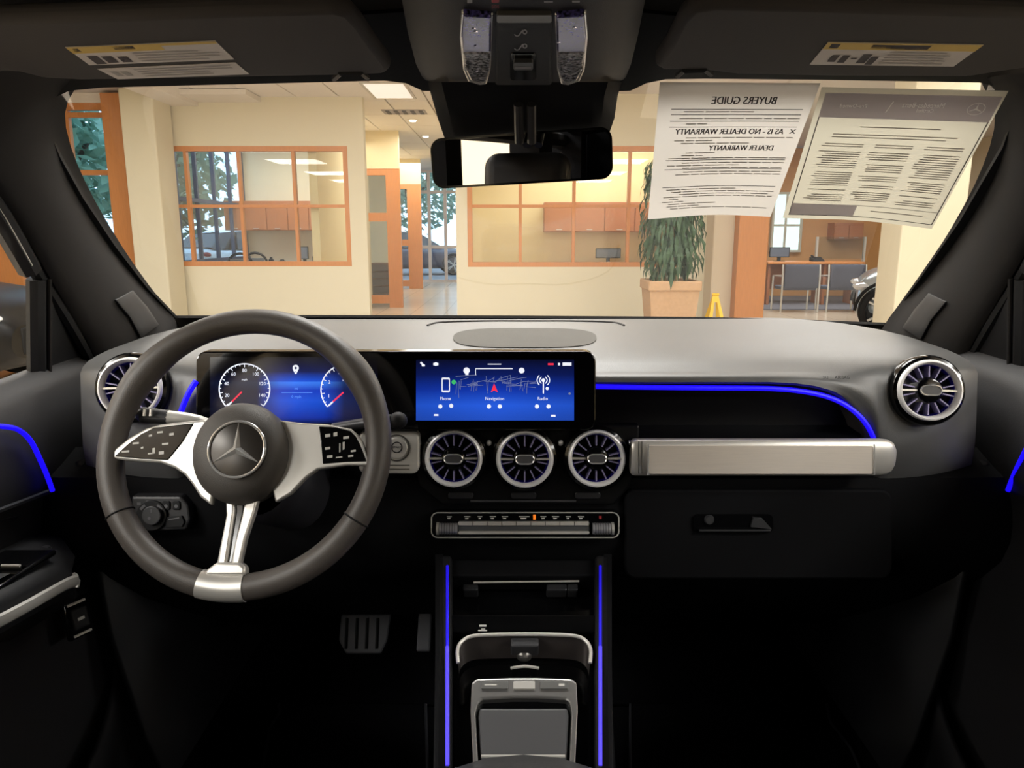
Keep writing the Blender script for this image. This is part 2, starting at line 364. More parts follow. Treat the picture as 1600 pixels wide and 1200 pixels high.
# office behind window_1
struct(G().box(XA0, -2.85, 15, 15.12, 0, CZ + 0.03).build('wall_office_back', cream_m, smooth=0), 'cream back wall of the left office')
struct(G().box(-2.97, -2.85, 11.15, 15, 0, CZ + 0.03).build('wall_office_side', creamy_m, smooth=0), 'warm cream side wall of the left office')
ws = sthing('window_3', 'dark framed full height glazing on the street side of the left office', (XA0, 13, 0))
for y in (11.25, 12.0, 12.75, 13.5, 14.25, 14.95): G().box(XA0 - 0.03, XA0 + 0.03, y - 0.025, y + 0.025, 0, CZ).build('mullion', alu_m, ws, smooth=0)
for z in (0.04, 0.95, 1.95, 3.26): G().box(XA0 - 0.05, XA0 + 0.05, 11.2, 15, z - 0.03, z + 0.03).build('glazing_bar', alu_m, ws, smooth=0)
for a in (11.29, 12.04, 12.79, 13.54, 14.29):
    for z0, z1 in ((0.07, 0.92), (0.98, 1.92), (1.98, 3.23)): G().box(XA0 - 0.004, XA0 + 0.004, a, a + 0.67, z0, z1).build('pane', glass('street_glass', (0.95, 0.98, 1.0), 0.25), ws, smooth=0)
# office behind window_2
struct(G().box(XB0, XB1, 13.6, 13.72, 0, CZ + 0.03).build('wall_office_rear', creamy_m, smooth=0), 'yellow back wall of the right office')
struct(G().box(XB0, XB0 + 0.1, 11.15, 23, 0, CZ + 0.03).build('wall_corridor', creamy_m, smooth=0), 'warm side wall between corridor and right office')
struct(G().box(XB1 - 0.1, XB1, 11.15, 13.6, 0, CZ + 0.03).build('wall_office_end', creamy_m, smooth=0), 'end wall of the right office')
# street side facade left of the column
XF0, XF1 = PY(72, 300, 11).x - 0.25, PY(203, 300, 10.9).x
window('window_4', 'tall maple framed window onto the street beside the cream column', [XF0, X11(118, 300), XF1], [0.05, PY(150, 420, 11).z, PY(150, 270, 11).z, PY(150, 180, 11).z, CZ - 0.1], 11.0, fw=0.09, mw=0.07, pm=glass('street_glass', (0.95, 0.98, 1.0), 0.25))
struct(G().box(XF0, XF1 + 0.3, 10.9, 11.1, CZ - 0.1, CZ + 0.03).build('trim_1', white_m, smooth=0), 'white beam over the street window')
struct(G().box(XF1 - 0.20, XF1 + 0.12, 10.72, 10.94, 0, CZ).build('trim_2', wood_m, smooth=0, bevel=0.01), 'maple post left of the cream column')
struct(G().box(PY(205, 300, 10.5).x, PY(256, 300, 10.5).x, 10.4, 10.95, 0, CZ).build('trim_3', cream_m, smooth=0, bevel=0.02), 'square cream column beside the left office')
wl_ = sthing('wall_wood', 'maple panelled wall at the far left', (-8, 11, 0))
for k in range(4): G().box(-9.2 + k * 0.5, -9.2 + k * 0.5 + 0.49, 10.95, 11.1, 0, CZ).build('panel', wood_m, wl_, smooth=0, bevel=0.008)
struct(G().box(PY(247, 150, 10.6).x, PY(290, 150, 10.6).x, 9.2, 11, PY(270, 166, 11).z, CZ).build('trim_4', white_m, smooth=0), 'white ceiling soffit above the left office')
struct(G().box(PY(290, 150, 10.6).x, PY(392, 150, 10.6).x, 10.4, 11, PY(330, 160, 11).z, PY(330, 152, 11).z).build('trim_5', white_m, smooth=0), 'slim white ledge below the ceiling')
# outer shell of the hall
struct(G().box(-9.3, -9.15, -7.2, 11.1, 0, CZ + 0.1).build('wall_left', cream_m, smooth=0), 'cream side wall of the hall left of the car')
struct(G().box(9.6, 9.75, -7.2, 24, 0, CZ + 0.1).build('wall_right', cream_m, smooth=0), 'cream side wall of the hall right of the car')
struct(G().box(-9.3, 9.75, -7.3, -7.15, 0, CZ + 0.1).build('wall_rear', cream_m, smooth=0), 'cream wall of the hall behind the car')
# corridor: stepped wooden door fronts and the glass entrance
def door_front(name, label, px0, px1, ptop, pbot, Y, rails, stile=0.12):
    p0 = PY(px0, 400, Y).x; p1 = PY(px1, 400, Y).x; zt_ = PY(px0, ptop, Y).z
    w = sthing(name, label, ((p0 + p1) / 2, Y, 0))
    G().box(p0, p0 + 0.06, Y - 0.05, Y + 0.05, 0, zt_).build('door_frame', wood_m, w, smooth=0)
    G().box(p1 - stile, p1, Y - 0.05, Y + 0.05, 0, zt_).build('door_frame', wood_m, w, smooth=0)
    G().box(p0 + 0.06, p1 - stile, Y - 0.05, Y + 0.05, zt_ - 0.12, zt_).build('door_frame', wood_m, w, smooth=0)
    for z in rails: G().box(p0 + 0.06, p1 - stile, Y - 0.04, Y + 0.04, z - 0.08, z + 0.08).build('rail', wood_m, w, smooth=0)
    zz = [0] + list(rails) + [zt_ - 0.12]
    for a, b in zip(zz, zz[1:]): G().box(p0 + 0.04, p1 - stile, Y - 0.004, Y + 0.004, a + 0.05, b).build('pane', pane_m, w, smooth=0)
    return p0, p1, zt_
p0, p1, z1 = door_front('door_1', 'maple framed glass office door at the corridor entrance', 555, 628, 264, 480, 14.4, (0.16, 1.72), 0.26)
struct(G().box(-2.85, p1, 14.34, 14.46, z1, CZ + 0.03).build('wall_corridor_near', creamy_m, smooth=0), 'warm cream wall above the first corridor door')
struct(G().box(-3.12, -3.02, 17.1, 19.8, 0, CZ + 0.03).build('wall_corridor_left', creamy_m, smooth=0), 'cream corridor side wall')
G_ = G(); p0, p1, z1 = door_front('door_2', 'narrow maple framed glass door deeper in the corridor', 620, 660, 288, 450, 19.8, (0.14, 1.2), 0.36)
struct(G().box(p0 - 0.6, p1, 19.74, 19.86, z1, CZ + 0.03).build('wall_corridor_far', creamy_m, smooth=0), 'warm cream wall above the deeper corridor door')
ent = [PY(v, 400, 22.7).x for v in (650, 672, 697, 722, 750)]
window('window_5', 'pale framed glass entrance at the corridor end', ent, [0.0, 1.05, PY(690, 300, 22.7).z, CZ], 22.7, fw=0.07, mw=0.09, fm=mat('pale_frame', (206, 186, 176), 0.5))
# lounge on the right
XL0 = PY(1106, 320, 10.6).x
struct(G().box(XB1, PY(1150, 400, 10.5).x, 10.6, 11.15, 0, CZ).build('trim_6', mat('putty_paint', (206, 190, 166), 0.8), smooth=0, bevel=0.02), 'putty coloured column right of the potted plant')
struct(G().box(PY(1150, 400, 10.4).x + 0.02, PY(1199, 400, 10.4).x, 10.4, 11.0, 0, CZ).build('trim_7', wood_m, smooth=0, bevel=0.01), 'broad maple clad pier beside the lounge')
struct(G().box(3.3, 9.6, 17.2, 17.3, 0, CZ).build('wall_lounge', mat('lounge_wood_wall', (206, 152, 96), 0.6, noise=0.1, nscale=3), smooth=0), 'maple toned back wall of the lounge')
LW = lambda px, py: PY(px, py, 17.1)
window('window_6', 'bright daylight window in the lounge back wall', [LW(1204, 370).x, LW(1226, 370).x, LW(1252, 370).x], [LW(1204, 394).z, LW(1204, 352).z, LW(1204, 300).z], 17.12, fw=0.05, pm=mat('bright_window', (214, 232, 236), 0.5, emit=0.95), fm=mat('pale_window_frame', (200, 196, 180), 0.5))
struct(G().box(PY(1403, 420, 8.6).x, PY(1500, 420, 8.6).x, 8.6, 9.1, 0, CZ).build('trim_8', cream_m, smooth=0, bevel=0.02), 'square cream column on the right in front of the silver car')
gp = sthing('window_7', 'glass screen behind the lounge desk', (6.3, 15.8, 0)); a, b = PY(1275, 400, 15.8), PY(1352, 370, 15.8)
G().box(a.x, b.x, 15.79, 15.81, 0.9, b.z).build('pane', glass('frosted_screen', (0.86, 0.9, 0.92), 1.0, 0.1), gp, smooth=0)
for x in (a.x, b.x): G().box(x - 0.02, x + 0.02, 15.77, 15.83, 0, b.z).build('window_frame', silverp_m, gp, smooth=0)

struct(G().box(4.3, 8.2, 13.9, 17.2, 0.0005, 0.008).build('floor_lounge', mat('lounge_carpet', (104, 104, 112), 0.95, noise=0.2, nscale=60), smooth=0), 'grey carpet under the lounge desk')
# ------------------------------------------------------------------ showroom things
# ceiling fittings seen through the windscreen
def troffer(px, py, label, sx=0.6, sy=1.1):
    p = PZ(px, py, CZ - 0.02); t = thing('ceiling_light', label, 'light', p)
    G().ring([(-sx / 2, -sy / 2, 0), (sx / 2, -sy / 2, 0), (sx / 2, sy / 2, 0), (-sx / 2, sy / 2, 0)], [(-sx / 2 + .04, -sy / 2 + .04, 0), (sx / 2 - .04, -sy / 2 + .04, 0), (sx / 2 - .04, sy / 2 - .04, 0), (-sx / 2 + .04, sy / 2 - .04, 0)], (0, 0, 0.012)).build('frame', silverp_m, t, local=True, smooth=0)
    G().box(-sx / 2 + .04, sx / 2 - .04, -sy / 2 + .04, sy / 2 - .04, 0.003, 0.012).build('diffuser', mat('soft_diffuser', (235, 228, 220), 0.6, emit=0.75), t, local=True, smooth=0)
troffer(608, 143, 'square ceiling light panel just above the corridor mouth')
p = PZ(632, 176, CZ - 0.02); t = thing('ceiling_vent', 'slotted grey air vent in the ceiling tiles', 'vent', p)
G().box(-0.34, 0.34, -0.2, 0.2, 0.004, 0.014).build('backing', mat('vent_grey', (150, 142, 138), 0.6), t, local=True, smooth=0)
for k in range(5): G().box(-0.28 + k * 0.13, -0.22 + k * 0.13, -0.16, 0.16, -0.004, 0.006).build('slat', mat('vent_dark', (70, 66, 64), 0.6), t, local=True, smooth=0)
for px, py, lb in ((645, 188, 'round recessed downlight nearest in the corridor ceiling'), (665, 213, 'smaller recessed downlight deeper in the corridor ceiling')):
    p = PZ(px, py, CZ - 0.015); t = thing('downlight', lb, 'light', p, group='corridor downlights')
    G().lathe([(0.06, 0), (0.10, 0), (0.10, 0.012), (0.06, 0.012)], (0, 0, 0), (0, 0, 1), 20).build('trim_ring', white_m, t, local=True)
    G().lathe([(0.0, -0.03), (0.05, -0.02), (0.062, 0.002)], (0, 0, 0), (0, 0, 1), 20).build('bulb', lampw_m, t, local=True)
# wall cabinets
def cabinet(px0, px1, py0, py1, Y, depth, n, label, m):
    a, b = PY(px0, py1, Y), PY(px1, py0, Y); t = thing('wall_cabinet', label, 'cabinet', ((a.x + b.x) / 2, Y, a.z))
    G().box(a.x, b.x, Y, Y + depth, a.z, b.z).build('body', m, t, smooth=0)
    w = (b.x - a.x) / n
    for k in range(n):
        d = G().box(a.x + k * w + 0.008, a.x + (k + 1) * w - 0.008, Y - 0.025, Y - 0.002, a.z + 0.008, b.z - 0.06).build('door', m, t, smooth=0, bevel=0.004)
        dd = G().box(a.x + (k + 0.5) * w - 0.05, a.x + (k + 0.5) * w + 0.05, Y - 0.045, Y - 0.026, a.z + 0.03, a.z + 0.042).build('handle', silver_m, t, smooth=0)
        dd.parent = d
    return t
cabinet(352, 515, 314, 360, 14.55, 0.44, 5, 'long cherry wall cabinet inside the left office', woodd_m)
cabinet(850, 1040, 316, 362, 13.2, 0.39, 4, 'cherry wall cabinet on yellow wall inside the right office', woodd_m)
def shelfboard(px0, px1, py, Y, depth, label, m, th=0.04):
    a, b = PY(px0, py, Y), PY(px1, py, Y); t = thing('counter', label, 'counter', ((a.x + b.x) / 2, Y, 0))
    G().box(a.x, b.x, Y, Y + depth, a.z - th, a.z).build('worktop', m, t, smooth=0, bevel=0.006)
    G().box(a.x + 0.02, b.x - 0.02, Y + 0.04, Y + depth, 0, a.z - th).build('base', m, t, smooth=0)
    return a.z
zc = shelfboard(352, 515, 412, 14.3, 0.69, 'cherry counter under the wall cabinet in the left office', woodd_m)
zc2 = shelfboard(860, 1035, 411, 12.95, 0.64, 'cherry counter below the cabinet in the right office', woodd_m)
def monitor(px, py_b, Y, z, w, h, label, ry=0):
    p = PY(px, py_b, Y); t = thing('monitor', label, 'monitor', (p.x, Y, z))
    G().box(-w / 2, w / 2, -0.02, 0.02, 0.08, 0.08 + h).build('casing', black_m, t, local=True, smooth=0, bevel=0.006)
    G().box(-w / 2 + 0.015, w / 2 - 0.015, -0.024, -0.0201, 0.095, 0.065 + h).build('screen', mat('monitor_off', (96, 104, 118), 0.2), t, local=True, smooth=0)
    G().box(-0.03, 0.03, -0.01, 0.03, 0.012, 0.09).build('stand', black_m, t, local=True, smooth=0)
    G().box(-0.1, 0.1, -0.07, 0.07, 0, 0.012).build('foot', black_m, t, local=True, smooth=0, bevel=0.004)
monitor(476, 405, 14.5, zc, 0.16, 0.24, 'narrow dark monitor on the counter in the left office')
monitor(950, 408, 13.1, zc2, 0.44, 0.17, 'low dark monitor on the counter in the right office')
for px, h, r, lb in ((425, 0.12, 0.05, 'small dark jar left of the monitor in the left office'), (442, 0.08, 0.07, 'squat dark bowl left of the monitor in the left office'), (492, 0.20, 0.035, 'slim bottle right of the monitor in the left office')):
    p = PY(px, 405, 14.5); tag(G().lathe([(0, 0), (r, 0), (r, h * 0.6), (r * 0.5, h * 0.8), (r * 0.45, h), (0, h)], (p.x, 14.45, zc), (0, 0, 1), 14).build('jar', black_m), lb, 'jar')
# office chairs seen over the sill of window_1
def task_chair(px, Y, label, grp=None):
    p = PY(px, 400, Y); t = thing('office_chair', label, 'chair', (p.x, Y, 0), group=grp)
    arch = [V((-0.2, 0, 0.62))] + [V((0.21 * math.cos(a), 0.02, 0.88 + 0.19 * math.sin(a))) for a in [math.pi - math.pi * k / 10 for k in range(11)]] + [V((0.2, 0, 0.62))]
    G().tube(arch, 0.022, 8).build('back_frame', black_m, t, local=True)
    G().box(-0.17, 0.17, -0.01, 0.012, 0.62, 0.98).build('backrest', mat('mesh_grey', (120, 120, 122), 0.9), t, local=True, bevel=0.02)
    G().box(-0.24, 0.24, -0.5, -0.02, 0.44, 0.51).build('seat', black_m, t, local=True, bevel=0.03)
    G().tube([(0, -0.25, 0.08), (0, -0.25, 0.45)], 0.03, 10).build('column', silver_m, t, local=True)
    G().tube([(0, -0.05, 0.47), (0, 0.03, 0.66)], 0.02, 8).build('back_bracket', black_m, t, local=True)
    for k in range(5):
        a = 2 * math.pi * k / 5; G().tube([(0, -0.25, 0.10), (0.28 * math.cos(a), -0.25 + 0.28 * math.sin(a), 0.06)], 0.02, 6).build('leg', black_m, t, local=True)
        G().ell((0.28 * math.cos(a), -0.25 + 0.28 * math.sin(a), 0.03), 0.03, 0.03, 0.03, 8, 6).build('caster', rubber_m, t, local=True)
task_chair(398, 13.4, 'dark arched office chair in the left office behind the third window pane')
task_chair(374, 12.9, 'dark arched office chair in the left office close to the street glazing')
# filing shelf behind door_1
struct(G().box(-4.6, PY(627, 400, 17).x, 17.0, 17.1, 0, CZ).build('wall_corridor_room', cream_m, smooth=0), 'cream wall behind the first corridor door')
p = PY(590, 420, 15.4) + V((0.12, 0, 0)); t = thing('storage_rack', 'grey drawer rack behind the first corridor door', 'rack', (p.x, 15.6, 0))
G().box(p.x - 0.25, p.x + 0.25, 15.4, 15.8, 0, 0.82).build('body', mat('rack_brown', (120, 96, 84), 0.7), t, smooth=0)
for k in range(5): G().box(p.x - 0.23, p.x + 0.23, 15.375, 15.398, 0.06 + k * 0.15, 0.19 + k * 0.15).build('drawer', mat('rack_grey', (92, 84, 84), 0.6), t, smooth=0, bevel=0.005)
# planter
def planter():
    Y = 9.3; p = PY(1047, 440, Y); x = p.x; top = PY(1047, 437, Y).z; w = 0.325
    t = thing('potted_plant', 'bushy green plant in a square sand coloured planter under the notices', 'plant', (x, Y, 0))
    def sq(s, z): return [V((x - s, Y - s, z)), V((x + s, Y - s, z)), V((x + s, Y + s, z)), V((x - s, Y + s, z))]
    g = G(); g.grid([sq(w * 0.78, 0), sq(w * 0.82, 0.08), sq(w * 0.76, 0.10), sq(w * 0.93, top - 0.12)], True); g.add(sq(w * 0.78, 0), [[3, 2, 1, 0]])
    g.build('planter', tan_m, t, smooth=20)
    g = G(); o0 = sq(w, top - 0.12); i0 = sq(w * 0.84, top - 0.12); g.ring(o0, i0, (0, 0, 0.12)); g.build('rim', tan_m, t, smooth=0, bevel=0.015)
    g = G(); g.add(sq(w * 0.86, top - 0.1), [[0, 1, 2, 3]]); g.build('soil', mat('soil', (70, 54, 40), 0.95), t)
    for k in range(9):
        a = random.random() * 6.28; r = random.random() * 0.18
        pts = [V((x + r * math.cos(a), Y + r * math.sin(a), top - 0.1)), V((x + 1.3 * r * math.cos(a), Y + 1.3 * r * math.sin(a), top + 0.5)), V((x + 1.8 * r * math.cos(a), Y + 1.8 * r * math.sin(a), top + 1.25))]
        G().tube(smoothpath(pts, 3), 0.014, 6).build('stem', mat('plant_stem', (196, 176, 132), 0.8), t)
    g = G()
    for k in range(1300):
        a = random.random() * 6.28; h = 0.12 + 1.35 * random.random() ** 0.85; rr = (0.36 if h > 0.3 else 0.3) * math.sqrt(random.random()) * (1 - 0.25 * max(0, h - 1.1))
        c = V((x + rr * math.cos(a), Y + rr * math.sin(a), top + h)); L = 0.14 + 0.12 * random.random(); wd = 0.016 + 0.012 * random.random()
        out = V((math.cos(a), math.sin(a), 0)); side = V((-math.sin(a), math.cos(a), 0)) + V((random.uniform(-.5, .5), random.uniform(-.5, .5), 0)); side.normalize()
        tip = c + out * L * random.uniform(0.05, 0.4) + V((0, 0, -L)); mid = (c + tip) / 2 + out * 0.03
        g.add([c, mid + side * wd, tip, mid - side * wd], [[0, 1, 2, 3]])
    tag(g.build('foliage', leaf_m, t, smooth=0), None, kind='stuff')
planter()
# wet floor sign
p = PY(1118, 460, 9.6); t = thing('wet_floor_sign', 'yellow folding wet floor sign right of the planter', 'sign', (p.x, 9.6, 0)); hz = p.z
for s, nm in ((-1, 'front_panel'), (1, 'back_panel')):
    f = lambda u, z: V((p.x + u, 9.6 + s * 0.20 * (1 - z / hz), z))
    g = G(); g.ring([f(-0.16, 0), f(0.16, 0), f(0.035, hz), f(-0.035, hz)], [f(-0.10, 0.0001), f(0.10, 0.0001), f(0.018, hz * 0.84), f(-0.018, hz * 0.84)], (0, 0.012, 0)); g.build(nm, sign_m, t, smooth=0)
G().tube([(p.x - 0.045, 9.6, hz), (p.x + 0.045, 9.6, hz)], 0.016, 8).build('hinge', sign_m, t)
# lounge chairs, desk
def guest_chair(px, label):
    Y = 13.8; p = PZ(px, 486, 0.0); x = p.x; Y = p.y; t = thing('guest_chair', label, 'chair', (x, Y, 0), group='grey guest chairs at the lounge desk'); h = 0.335
    for s in (-1, 1):
        G().tube([(s * h, -0.25, 0), (s * h, -0.25, 0.66), (s * h, -0.22, 0.86)], 0.018, 8).build('leg', silver_m, t, local=True)
        G().tube([(s * h, 0.25, 0), (s * h, 0.25, 0.64), (s * h, -0.24, 0.66)], 0.018, 8).build('leg', silver_m, t, local=True)
    rows = []
    for k in range(5):
        z = 0.44 + 0.42 * k / 4; rows.append([V((-h + 0.03 + (2 * h - 0.06) * i / 6, -0.27 + 0.03 * math.cos((i - 3) / 3 * 1.2) - 0.02, z)) for i in range(7)])
    G().grid(rows).build('backrest', greyf_m, t, local=True, solid=0.05, bevel=0.01)
    G().box(-h + 0.03, h - 0.03, -0.22, 0.25, 0.40, 0.47).build('seat', greyf_m, t, local=True, bevel=0.02)
guest_chair(1240, 'grey upholstered guest chair with steel legs beside the maple pier')
guest_chair(1310, 'grey upholstered guest chair with steel legs next to the silver car')
zd = PY(1270, 408, 15.2).z; a, b = PY(1200, 408, 14.8).x, PY(1352, 408, 14.8).x; t = thing('desk', 'maple lounge desk behind the two grey guest chairs', 'desk', ((a + b) / 2, 15, 0))
G().box(a, b, 14.8, 15.5, zd - 0.05, zd).build('desktop', wood_m, t, smooth=0, bevel=0.01)
for x in (a + 0.05, b - 0.09, (a + b) / 2 + 0.2): G().box(x, x + 0.05, 14.9, 15.45, 0, zd - 0.05).build('leg_panel', woodd_m, t, smooth=0)
G().box(a + 0.1, b - 0.1, 15.35, 15.38, 0.3, zd - 0.05).build('modesty_panel', woodd_m, t, smooth=0)
monitor(1217, 408, 15.1, zd, 0.40, 0.20, 'dark monitor on the lounge desk')
p = PY(1275, 405, 15.1); t = thing('desk_phone', 'dark desk phone in the middle of the lounge desk', 'phone', (p.x, 15.05, zd))
G().add([(-.12, -.1, 0), (.12, -.1, 0), (.12, .1, 0), (-.12, .1, 0), (-.12, -.1, .02), (.12, -.1, .02), (.12, .1, .09), (-.12, .1, .09)], [[0, 3, 2, 1], [4, 5, 6, 7], [0, 1, 5, 4], [1, 2, 6, 5], [2, 3, 7, 6], [3, 0, 4, 7]]).build('base', black_m, t, local=True, smooth=0, bevel=0.008)
G().tube([(-.08, -.07, .06), (-.08, 0, .085), (-.08, .08, .11)], 0.022, 8).build('handset', black_m, t, local=True)
cabinet(1302, 1350, 348, 374, 16.8, 0.35, 2, 'cherry wall cabinet on the lounge back wall', woodd_m)
# ------------------------------------------------------------------ cars of the showroom and the street
def make_car(label, loc, rz, paint, name='parked_car', group=None, nose=1.0):
    R = Matrix.Rotation(rz, 3, 'Z'); t = thing(name, label, 'car', loc, R, group)
    # local: +x is the front, length 4.4 m, width 1.8 m
    secs = [(2.20, 0.55, 0.30, 0.62, 0.62), (2.12, 0.72, 0.22, 0.74, 0.76), (1.9, 0.84, 0.2, 0.86, 0.82), (1.35, 0.90, 0.2, 0.96, 0.88), (0.85, 0.90, 0.2, 1.03, 0.92), (0.0, 0.90, 0.2, 1.02, 0.94), (-1.0, 0.90, 0.2, 1.04, 0.96), (-1.8, 0.88, 0.22, 1.06, 0.98), (-2.12, 0.80, 0.3, 1.02, 0.94), (-2.2, 0.66, 0.4, 0.9, 0.86)]
    nx = lambda x: x if x < 1.36 else 1.36 + (x - 1.36) * nose
    secs = [(nx(q[0]),) + q[1:] for q in secs]
    rows = []
    for x, w, zb_, zt_, zs_ in secs:
        rows.append([V((x, s, z)) for s, z in ((-w * 0.86, zb_), (-w, zb_ + 0.12), (-w * 1.01, (zb_ + zs_) / 2), (-w * 0.97, zs_ - 0.06), (-w * 0.82, zs_ + (zt_ - zs_) * 0.6), (-w * 0.4, zt_), (w * 0.4, zt_), (w * 0.82, zs_ + (zt_ - zs_) * 0.6), (w * 0.97, zs_ - 0.06), (w * 1.01, (zb_ + zs_) / 2), (w, zb_ + 0.12), (w * 0.86, zb_))])
    g = G(); g.grid(rows, True); g.add(rows[0], [list(range(12))]); g.add(rows[-1], [list(range(12))[::-1]]); g.build('body', paint, t, local=True, smooth=45, sub=1)
    cab = [(0.95, 0.80, 1.0, 0.78, 1.0), (0.2, 0.80, 0.98, 0.62, 1.46), (-0.6, 0.80, 0.98, 0.60, 1.52), (-1.4, 0.78, 1.0, 0.56, 1.46), (-1.95, 0.72, 1.02, 0.66, 1.06)]
    g = G(); g.grid([[V((x, -w, z0)), V((x, -w2, z1)), V((x, w2, z1)), V((x, w, z0))] for x, w, z0, w2, z1 in cab]); g.build('greenhouse', glassd_m, t, local=True, smooth=30)
    g = G(); g.grid([[V((x, -w * 0.98, z + 0.012)), V((x, 0, z + 0.045)), V((x, w * 0.98, z + 0.012))] for x, w, z in ((0.2, 0.62, 1.46), (-0.6, 0.60, 1.52), (-1.4, 0.56, 1.46))]); g.build('roof', paint, t, local=True, smooth=40)
    for x in (1.35, -1.35):
        for s in (-1, 1):
            c = V((x, s * 0.80, 0.36)); ax = V((0, s, 0))
            tr = G().lathe([(0.25, -0.11), (0.33, -0.11), (0.36, -0.07), (0.36, 0.07), (0.335, 0.11), (0.285, 0.12), (0.28, 0.06)], c, ax, 28).build('tire', rubber_m, t, local=True)
            rm = G().lathe([(0.285, 0.115), (0.272, 0.128), (0.258, 0.10), (0.25, 0.02), (0.0, 0.02)], c, ax, 28).build('rim', mat('rim_dark', (40, 42, 44), 0.4, 0.6), t, local=True)
            bx, by, bz = basis(ax)
            for k in range(5):
                for dlt in (-0.13, 0.13):
                    a = 2 * math.pi * k / 5 + dlt; d = bx * math.cos(a) + by * math.sin(a)
                    sp = G().tube([c + bz * 0.12 + d * 0.03, c + bz * 0.115 + d * 0.265], 0.019, 6).build('spoke', silver_m, t, local=True); sp.parent = rm
            hb = G().lathe([(0.05, 0.06), (0.05, 0.13), (0.0, 0.135)], c, ax, 16).build('hub_cap', silver_m, t, local=True); hb.parent = rm
            G().tube([c + V((0.40 * math.cos(a), s * 0.10, 0.40 * math.sin(a))) for a in [math.pi * k / 14 for k in range(15)]], 0.022, 6).build('wheel_arch', rubber_m, t, local=True)
    for s in (-1, 1):
        G().ell((nx(2.02), s * 0.62, 0.68), 0.14, 0.2, 0.06, 12, 8).build('headlight', mat('headlight', (225, 228, 232), 0.08, 0.2, coat=1.0), t, local=True)
        G().ell((-2.13, s * 0.62, 0.86), 0.08, 0.18, 0.07, 12, 8).build('tail_light', red_m, t, local=True)
    G().box(nx(2.13), nx(2.2) + 0.01, -0.42, 0.42, 0.36, 0.6).build('grille', rubber_m, t, local=True, bevel=0.02)
    return t
_h = V((-0.92, 0.39, 0)); _w = PY(1388, 470, 9.9); _c = V((_w.x, _w.y, 0)) - _h * 1.35 - V((-0.39, -0.92, 0)) * 0.9
c1 = make_car('silver car with spoked wheel half hidden by the cream column', _c, math.atan2(_h.y, _h.x), carp_m, nose=0.45)
make_car('black car parked outside the left side window', (-6.35, 6.6, 0), 0.0, cark_m)
make_car('white car parked on the street beyond the office glazing', (-8.4, 23.2, 0), 1.2, mat('car_paint_white', (210, 216, 222), 0.3, coat=0.5), group='cars on the street')
make_car('dark blue car parked outside the glass entrance', (-3.6, 27.5, 0), 0.2, mat('car_paint_blue', (40, 50, 72), 0.3, coat=0.5), group='cars on the street')
# street
g = G(); g.box(-60, XA0 - 0.1, 11.2, 70, -0.08, -0.01); g.box(XA0 - 0.1, 40, 24.2, 70, -0.08, -0.01); struct(g.build('ground', asph_m, smooth=0), 'grey asphalt street outside')
def tree(x, y, h, r, label):
    t = thing('tree', label, 'tree', (x, y, 0), group='street trees'); 
    G().tube(smoothpath([(x, y, 0), (x + 0.1, y, h * 0.35), (x - 0.1, y + 0.1, h * 0.75)], 4), [0.17 - 0.012 * k for k in range(9)], 8).build('trunk', trunk_m, t)
    for k in range(4):
        a = k * 1.6 + x; G().tube([(x, y, h * 0.4), (x + r * 0.6 * math.cos(a), y + r * 0.6 * math.sin(a), h * 0.72)], 0.05, 6).build('branch', trunk_m, t)
    g = G()
    for k in range(1500):
        u = V((random.gauss(0, 1), random.gauss(0, 1), random.gauss(0, 1))).normalized() * (random.random() ** 0.4)
        c = V((x + u.x * r, y + u.y * r, h * 0.62 + u.z * h * 0.40)); s = 0.10 + 0.12 * random.random()
        a = V((random.uniform(-1, 1), random.uniform(-1, 1), random.uniform(-1, 1))).normalized(); b = a.cross(V((0.3, 0.5, 0.8))).normalized()
        g.add([c - a * s, c + b * s * 0.6, c + a * s, c - b * s * 0.6], [[0, 1, 2, 3]])
    tag(g.build('crown', tree_m, t, smooth=0), None, kind='stuff')
for k, (x, y, h, r, lb) in enumerate(((-9.2, 15.0, 4.6, 1.5, 'leafy street tree seen through the tall left window'), (-13.6, 19.5, 5.4, 1.9, 'leafy street tree behind the white car'), (-8.6, 19.0, 5.0, 1.6, 'leafy street tree seen in the first office pane'), (-13.0, 27, 6.5, 2.4, 'large street tree far beyond the office glazing'),
        (-3.9, 30, 6.0, 2.2, 'leafy tree beyond the glass entrance'), (-0.8, 36, 6.0, 2.2, 'leafy tree behind the entrance on its right'), (-14, 14.5, 5.0, 1.9, 'wide street tree at the far left'))):
    tree(x, y, h, r, lb)

# =================================================================== CABIN
# windscreen plane
W0 = PY(820, 498, 1.58); W1 = PY(820, 128, 1.00)
wup = (W1 - W0).normalized(); wn = V((1, 0, 0)).cross(wup); wn = wn if wn.y < 0 else -wn     # towards the cabin
WS = Plane(W0, wn)
open_px = [(275, 497), (230, 450), (180, 385), (130, 310), (95, 248), (78, 208), (73, 178), (84, 153), (108, 142), (160, 137), (400, 131), (600, 126), (634, 130), (660, 142), (830, 146), (985, 142), (1010, 130), (1040, 124), (1100, 123), (1300, 125), (1530, 129), (1564, 137), (1582, 156), (1583, 185), (1566, 232), (1500, 345), (1440, 432), (1385, 508), (1250, 503), (1100, 499), (820, 497), (500, 496)]
ins = [WS.p(x, y) for x, y in open_px]
mid = sum(ins, V()) / len(ins)
outs = [p + (p - mid).normalized() * 0.14 for p in ins]
w = sthing('window_8', 'car windscreen with black printed border', mid)
G().ring(outs, ins, wn * -0.006).build('window_frame', rubber_m, w, smooth=0)
G().add([p - wn * 0.003 for p in ins], [list(range(len(ins)))]).build('pane', glass_m, w, smooth=0)
